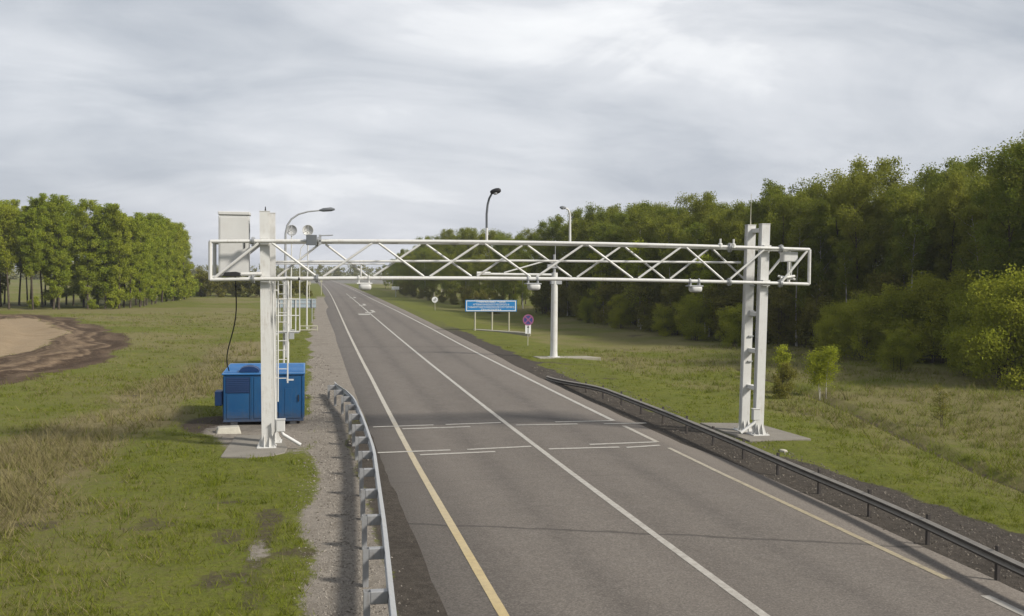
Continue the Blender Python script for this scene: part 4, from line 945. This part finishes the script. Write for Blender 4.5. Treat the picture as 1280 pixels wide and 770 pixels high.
# undergrowth
ug = [Kind('thicket_shrub', 100 + i, LEAF_B, BARK, .12, 110, Ht=3.4, base=.03, R=1.7, tr=.045, nl=18, stems=5, nsub=4, shape='bush') for i in range(3)]
s = 43.
while s < 133:
    for k in range(2):
        ug[R_.randrange(3)].put(edge_x(s) + R_.uniform(-1.2, 1.6) + k * 2, s + R_.uniform(-.8, .8), R_.uniform(.85, 1.5), R_.uniform(0, 6), 'brownish green thicket shrub at the foot of the right-hand wood', 'shrub', 'thicket at the foot of the wood')
    s += 2.7
wil = [Kind('willow_bush', 120 + i, LEAF_W, BARK, .085, 150, Ht=4.4, base=.03, R=2.0, tr=.04, nl=35, stems=7, nsub=5, shape='bush', lean=.14) for i in range(3)]
for px, py, sc, lb in ((1272, 486, 1.3, 'tall yellow-green willow bush at the right edge of the picture'), (1185, 456, 1.30, 'big round yellow-green willow bush in the middle of the bush row'), (1140, 452, 1.15, 'spreading willow bush left of the big round one'),
                       (1092, 452, .95, 'lower willow bush to the upper right of the birch sapling'), (1052, 444, .80, 'small willow bush behind the birch sapling'), (1228, 464, 1.10, 'dull willow bush behind the tall one at right'), (1012, 426, .85, 'willow bush at the wood edge just right of the columns')):
    p = G(px, py); wil[R_.randrange(3)].put(p.x, p.y + 1.0, sc, px, lb, 'bush', None)
for px, py, sc in ((735, 403, .62), (775, 410, .75), (832, 419, .66), (868, 425, .82), (915, 433, .7), (1035, 447, .62), (1120, 463, .55), (1205, 470, .6)):
    p = G(px, py); wil[R_.randrange(3)].put(p.x, p.y - .3, sc, px, 'light green shrub standing out along the foot of the right-hand wood', 'bush', 'light shrubs along the wood edge')
# sapling group
p = G(1028, 489); sap = Kind('birch_sapling', 140, LEAF_Y, BIRCH, .055, 75, Ht=2.65, base=.46, R=.44, tr=.028, nl=28, stems=3, nsub=5, shape='bush', lean=.006); sap.put(p.x, p.y, 1.0, .4, 'small yellow-green birch sapling with pale stems on the grass right of the gantry', 'sapling', None)
p = G(975, 492); ug[0].put(p.x, p.y, .45, 1, 'small dark shrub just right of the right gantry columns', 'shrub', None)
p = G(979, 470); s2 = Kind('bush', 150, LEAF_Y, BARK, .09, 60, Ht=2.4, base=.45, R=.5, tr=.03, nl=12, stems=2, nsub=3, shape='oval'); s2.put(p.x, p.y, .8, 1, 'slim yellow-green bush behind the right gantry columns', 'bush', None)
p = G(1180, 525); s3 = Kind('sapling', 151, LEAF_B, BARK, .06, 30, Ht=2.2, base=.25, R=.45, tr=.02, nl=12, stems=3, nsub=3, shape='bush'); s3.put(p.x, p.y, .8, 2, 'thin sapling standing alone in the dry grass at right', 'sapling', None)
# second, farther wood on the right
s = 150.; k = 0
while s < 330:
    for row in range(3):
        x = float(c(s)) + float(np.interp(s, [150, 180, 226, 330], [19.5, 17.5, 14.5, 15])) + row * 4.5 + R_.uniform(-1.5, 1.5); hh = R_.uniform(.78, .98) * float(np.interp(s, [150, 185, 215, 330], [.86, 1.06, 1.12, .95])) * (.75 if row == 0 else 1)
        wood[R_.randrange(6)].put(x, s + R_.uniform(-1.5, 1.5), hh, R_.uniform(0, 6), 'green tree of the farther wood beyond the blue sign', 'tree', 'trees of the farther wood right of the road'); k += 1
    s += 5.2 + (s - 150) * .025
for n in range(10):
    s = 138 + 11 * n; ug[n % 3].put(float(c(s)) + float(np.interp(s, [138, 180, 226, 260], [17.5, 15, 12.3, 12])) + R_.uniform(-.8, .8), s, R_.uniform(.55, .95), n, 'low shrub in front of the farther wood', 'shrub', 'shrubs before the farther wood')
# far woods on the horizon: nobody could count these
pts, rad = [], []
r2 = np.random.default_rng(3)
for (x0, x1, y, h) in ((-230, -70, 520, 8.5), (-75, -5, 640, 8.), (-12, 90, 720, 9.), (60, 200, 470, 9), (-420, -200, 560, 9), (180, 520, 420, 10)):
    for i in range(int((x1 - x0) * .9)):
        X_ = r2.uniform(x0, x1); hh = h * (.75 + .45 * float(vnoise(X_, 0, 11, 4)))
        for z in np.arange(.8, hh, 1.6): pts.append((X_ + r2.normal() * 1.5, y + r2.normal() * 6, z)); rad.append(1.7)
fo = bpy.data.objects.new('far_woods', leaf_cloud('far_woods', pts, rad, 24, .9, 9, LEAF_B)); COL.objects.link(fo); fo['kind'] = 'stuff'; fo['label'] = 'dark line of distant woods along the horizon'; fo['category'] = 'woods'

# ------------------------------------------------------------------ grass
def blades(name, n, xr, sr, hfun, keep, seed, wid):
    r = np.random.default_rng(seed); s0, s1 = sr; nt = n // 9; u = r.random(nt); tx = r.uniform(*xr, nt); ts = 1 / (1 / s0 + u * (1 / s1 - 1 / s0))
    th = r.lognormal(0, .42, nt); tt = r.random(nt); k = r.integers(0, nt, n); sp = .05 * (.6 + ts[k] / 30)
    x = tx[k] + r.normal(size=n) * sp; s = ts[k] + r.normal(size=n) * sp; hf = th[k]; tin = np.clip(.65 * tt[k] + .35 * r.random(n), 0, 1)
    mk = masks(x, s); m = keep(x, s, mk, r); x, s, hf, tin = x[m], s[m], hf[m], tin[m]; mk = {k: v[m] for k, v in mk.items()}; n = len(x)
    h, dr = hfun(x, s, mk, r); h = h * hf; z = tz(x, s) - .02; a = r.uniform(0, 6.283, n); w = wid * (.6 + .8 * r.random(n)) * (.6 + s / 45.)
    la = r.uniform(0, 6.283, n); lean = h * r.uniform(.3, 1.3, n)
    base = np.stack([x, s, z], -1); wv = np.stack([np.cos(a) * w, np.sin(a) * w, 0 * w], -1); tip = base + np.stack([np.cos(la) * lean, np.sin(la) * lean, h], -1)
    v = np.stack([base - wv, base + wv, tip], 1).reshape(-1, 3); me = bpy.data.meshes.new(name); np_mesh(me, v, np.arange(n * 3).reshape(-1, 3), 3)
    at = me.attributes.new('tint', 'FLOAT', 'FACE'); at.data.foreach_set('value', tin.astype(np.float32)); at = me.attributes.new('dryness', 'FLOAT', 'FACE'); at.data.foreach_set('value', dr.astype(np.float32)); return me
def blade_mat():
    t = NT('grass_blades'); ti = t.attr('tint').outputs['Fac']; dr = t.attr('dryness').outputs['Fac']
    gg = t.mix(ti, (.084, .118, .011), (.170, .182, .025)); gg = t.mix(t.ramp(t.noise(.6, 4), .35, .65, 0, .55), gg, (.145, .162, .021)); dd = t.mix(ti, (.14, .115, .058), (.27, .225, .125)); cc = t.mix(dr, gg, dd)
    d = t.n('BsdfDiffuse', i_Color=cc); tr = t.n('BsdfTranslucent', i_Color=cc); m = t.n('MixShader', i_0=.3); t.t.links.new(d.outputs[0], m.inputs[1]); t.t.links.new(tr.outputs[0], m.inputs[2]); t.t.links.new(m.outputs[0], t.out.inputs[0]); return t.m
BL = blade_mat()
def keep(x, s, mk, r):
    bare = np.maximum.reduce([mk['gravel'], mk['dirt'], mk['soil'] * .85, mk['sand'], mk['till'] * .9]); q = np.abs(x - c(s))
    d = .10 + 1.0 * sstep(.25, .65, fbm(x, s, .9, 41))
    infoot = (x > -2.7) & (x < 0) & (s > 31.8) & (s < 42.6) | (x > 14.6) & (x < 17) & (s > 32.1) & (s < 36.3)
    return (r.random(len(x)) > bare * 1.15) & (r.random(len(x)) < d) & (q > 6) & ~infoot
def hgt(x, s, mk, r):
    q = x - c(s); dry = np.clip(mk['dry'] - .06 + .2 * (r.random(len(x)) - .5), 0, 1); pick = (r.random(len(x)) < dry * .85).astype(float)
    tall = (1 - sstep(.5, 1.4, seg_dist(x, s, [(-8.0, 36), (-7.9, 29), (-7.7, 22)]) / 1.5)); h = .04 + .07 * r.random(len(x)) + pick * .10 * r.random(len(x)) + .16 * mk['dry'] * r.random(len(x)) + tall * pick * .38 * r.random(len(x)) + .16 * sstep(9.5, 13, q) * r.random(len(x)) ** 1.5
    return h, pick * (.6 + .4 * r.random(len(x)))
for args in ((190000, (-16, 1.2), (13, 60), 1), (200000, (13, 37), (14, 75), 2), (70000, (-34, 0), (50, 130), 3)):
    me = blades('grass', args[0], args[1], args[2], hgt, keep, args[3], .0085); me.materials.append(BL); o = bpy.data.objects.new('grass', me); COL.objects.link(o); o['kind'] = 'stuff'
    o['label'] = {1: 'short green and straw coloured grass on the left verge', 2: 'green grass with dry patches on the right verge', 3: 'thin grass over the field edge at left'}[args[3]]; o['category'] = 'grass'

# ------------------------------------------------------------------ loose stones on the shoulders
def stones(name, n, xf, sr, lo, hi, seed, mat, label):
    r = np.random.default_rng(seed); u = r.random(n); s = 1 / (1 / sr[0] + u * (1 / sr[1] - 1 / sr[0])); x = xf(s, r, n); z = tz(x, s); d = lo * (hi / lo) ** (r.random(n) ** 2.2) * (.5 + s / 40)
    oct_ = np.array([(1, 0, 0), (-1, 0, 0), (0, 1, 0), (0, -1, 0), (0, 0, .8), (0, 0, -.5)]); v = oct_[None] * (.6 + .7 * r.random((n, 6, 1))) * d[:, None, None]; a = r.uniform(0, 6.28, n)
    v = np.stack([v[..., 0] * np.cos(a)[:, None] - v[..., 1] * np.sin(a)[:, None], v[..., 0] * np.sin(a)[:, None] + v[..., 1] * np.cos(a)[:, None], v[..., 2]], -1) + np.stack([x, s, z], -1)[:, None]
    f = np.array([(0, 2, 4), (2, 1, 4), (1, 3, 4), (3, 0, 4), (2, 0, 5), (1, 2, 5), (3, 1, 5), (0, 3, 5)]); fs = (f[None] + 6 * np.arange(n)[:, None, None]).reshape(-1, 3)
    me = bpy.data.meshes.new(name); np_mesh(me, v.reshape(-1, 3), fs, 3); at = me.attributes.new('tint', 'FLOAT', 'FACE'); at.data.foreach_set('value', np.repeat(r.random(n), 8).astype(np.float32)); me.materials.append(mat)
    o = bpy.data.objects.new(name, me); COL.objects.link(o); o['kind'] = 'stuff'; o['label'] = label; o['category'] = 'gravel'
def stone_mat(name, a, b):
    t = NT(name); return t.bsdf(t.mix(t.attr('tint').outputs['Fac'], a, b), .9, None, 0, .2)
stones('gravel', 16000, lambda s, r, n: c(s) + -6.7 + .38 * r.normal(size=n), (12, 70), .007, .035, 51, stone_mat('pale_stones', (.09, .078, .064), (.28, .255, .22)), 'loose pale gravel on the left shoulder')
stones('gravel', 9000, lambda s, r, n: c(s) + 5.2 + r.random(n) ** .8 * 2.6, (12, 60), .008, .04, 52, stone_mat('brown_stones', (.045, .038, .03), (.17, .15, .125)), 'loose dark gravel under the right guard rail')

# ------------------------------------------------------------------ the air
t = NT('thin_haze'); v = t.n('VolumePrincipled', i_Color=(.80, .84, .90), i_Density=.00025); v.inputs['Anisotropy'].default_value = .2
t.t.links.new(v.outputs[0], t.out.inputs['Volume'])
mb = MB(); mb.box((-2900, -60, -3), (2900, 4600, 21)); hz = build('haze', mb, t.m); hz['kind'] = 'stuff'; hz['label'] = 'thin pale haze in the air'; hz['category'] = 'haze'
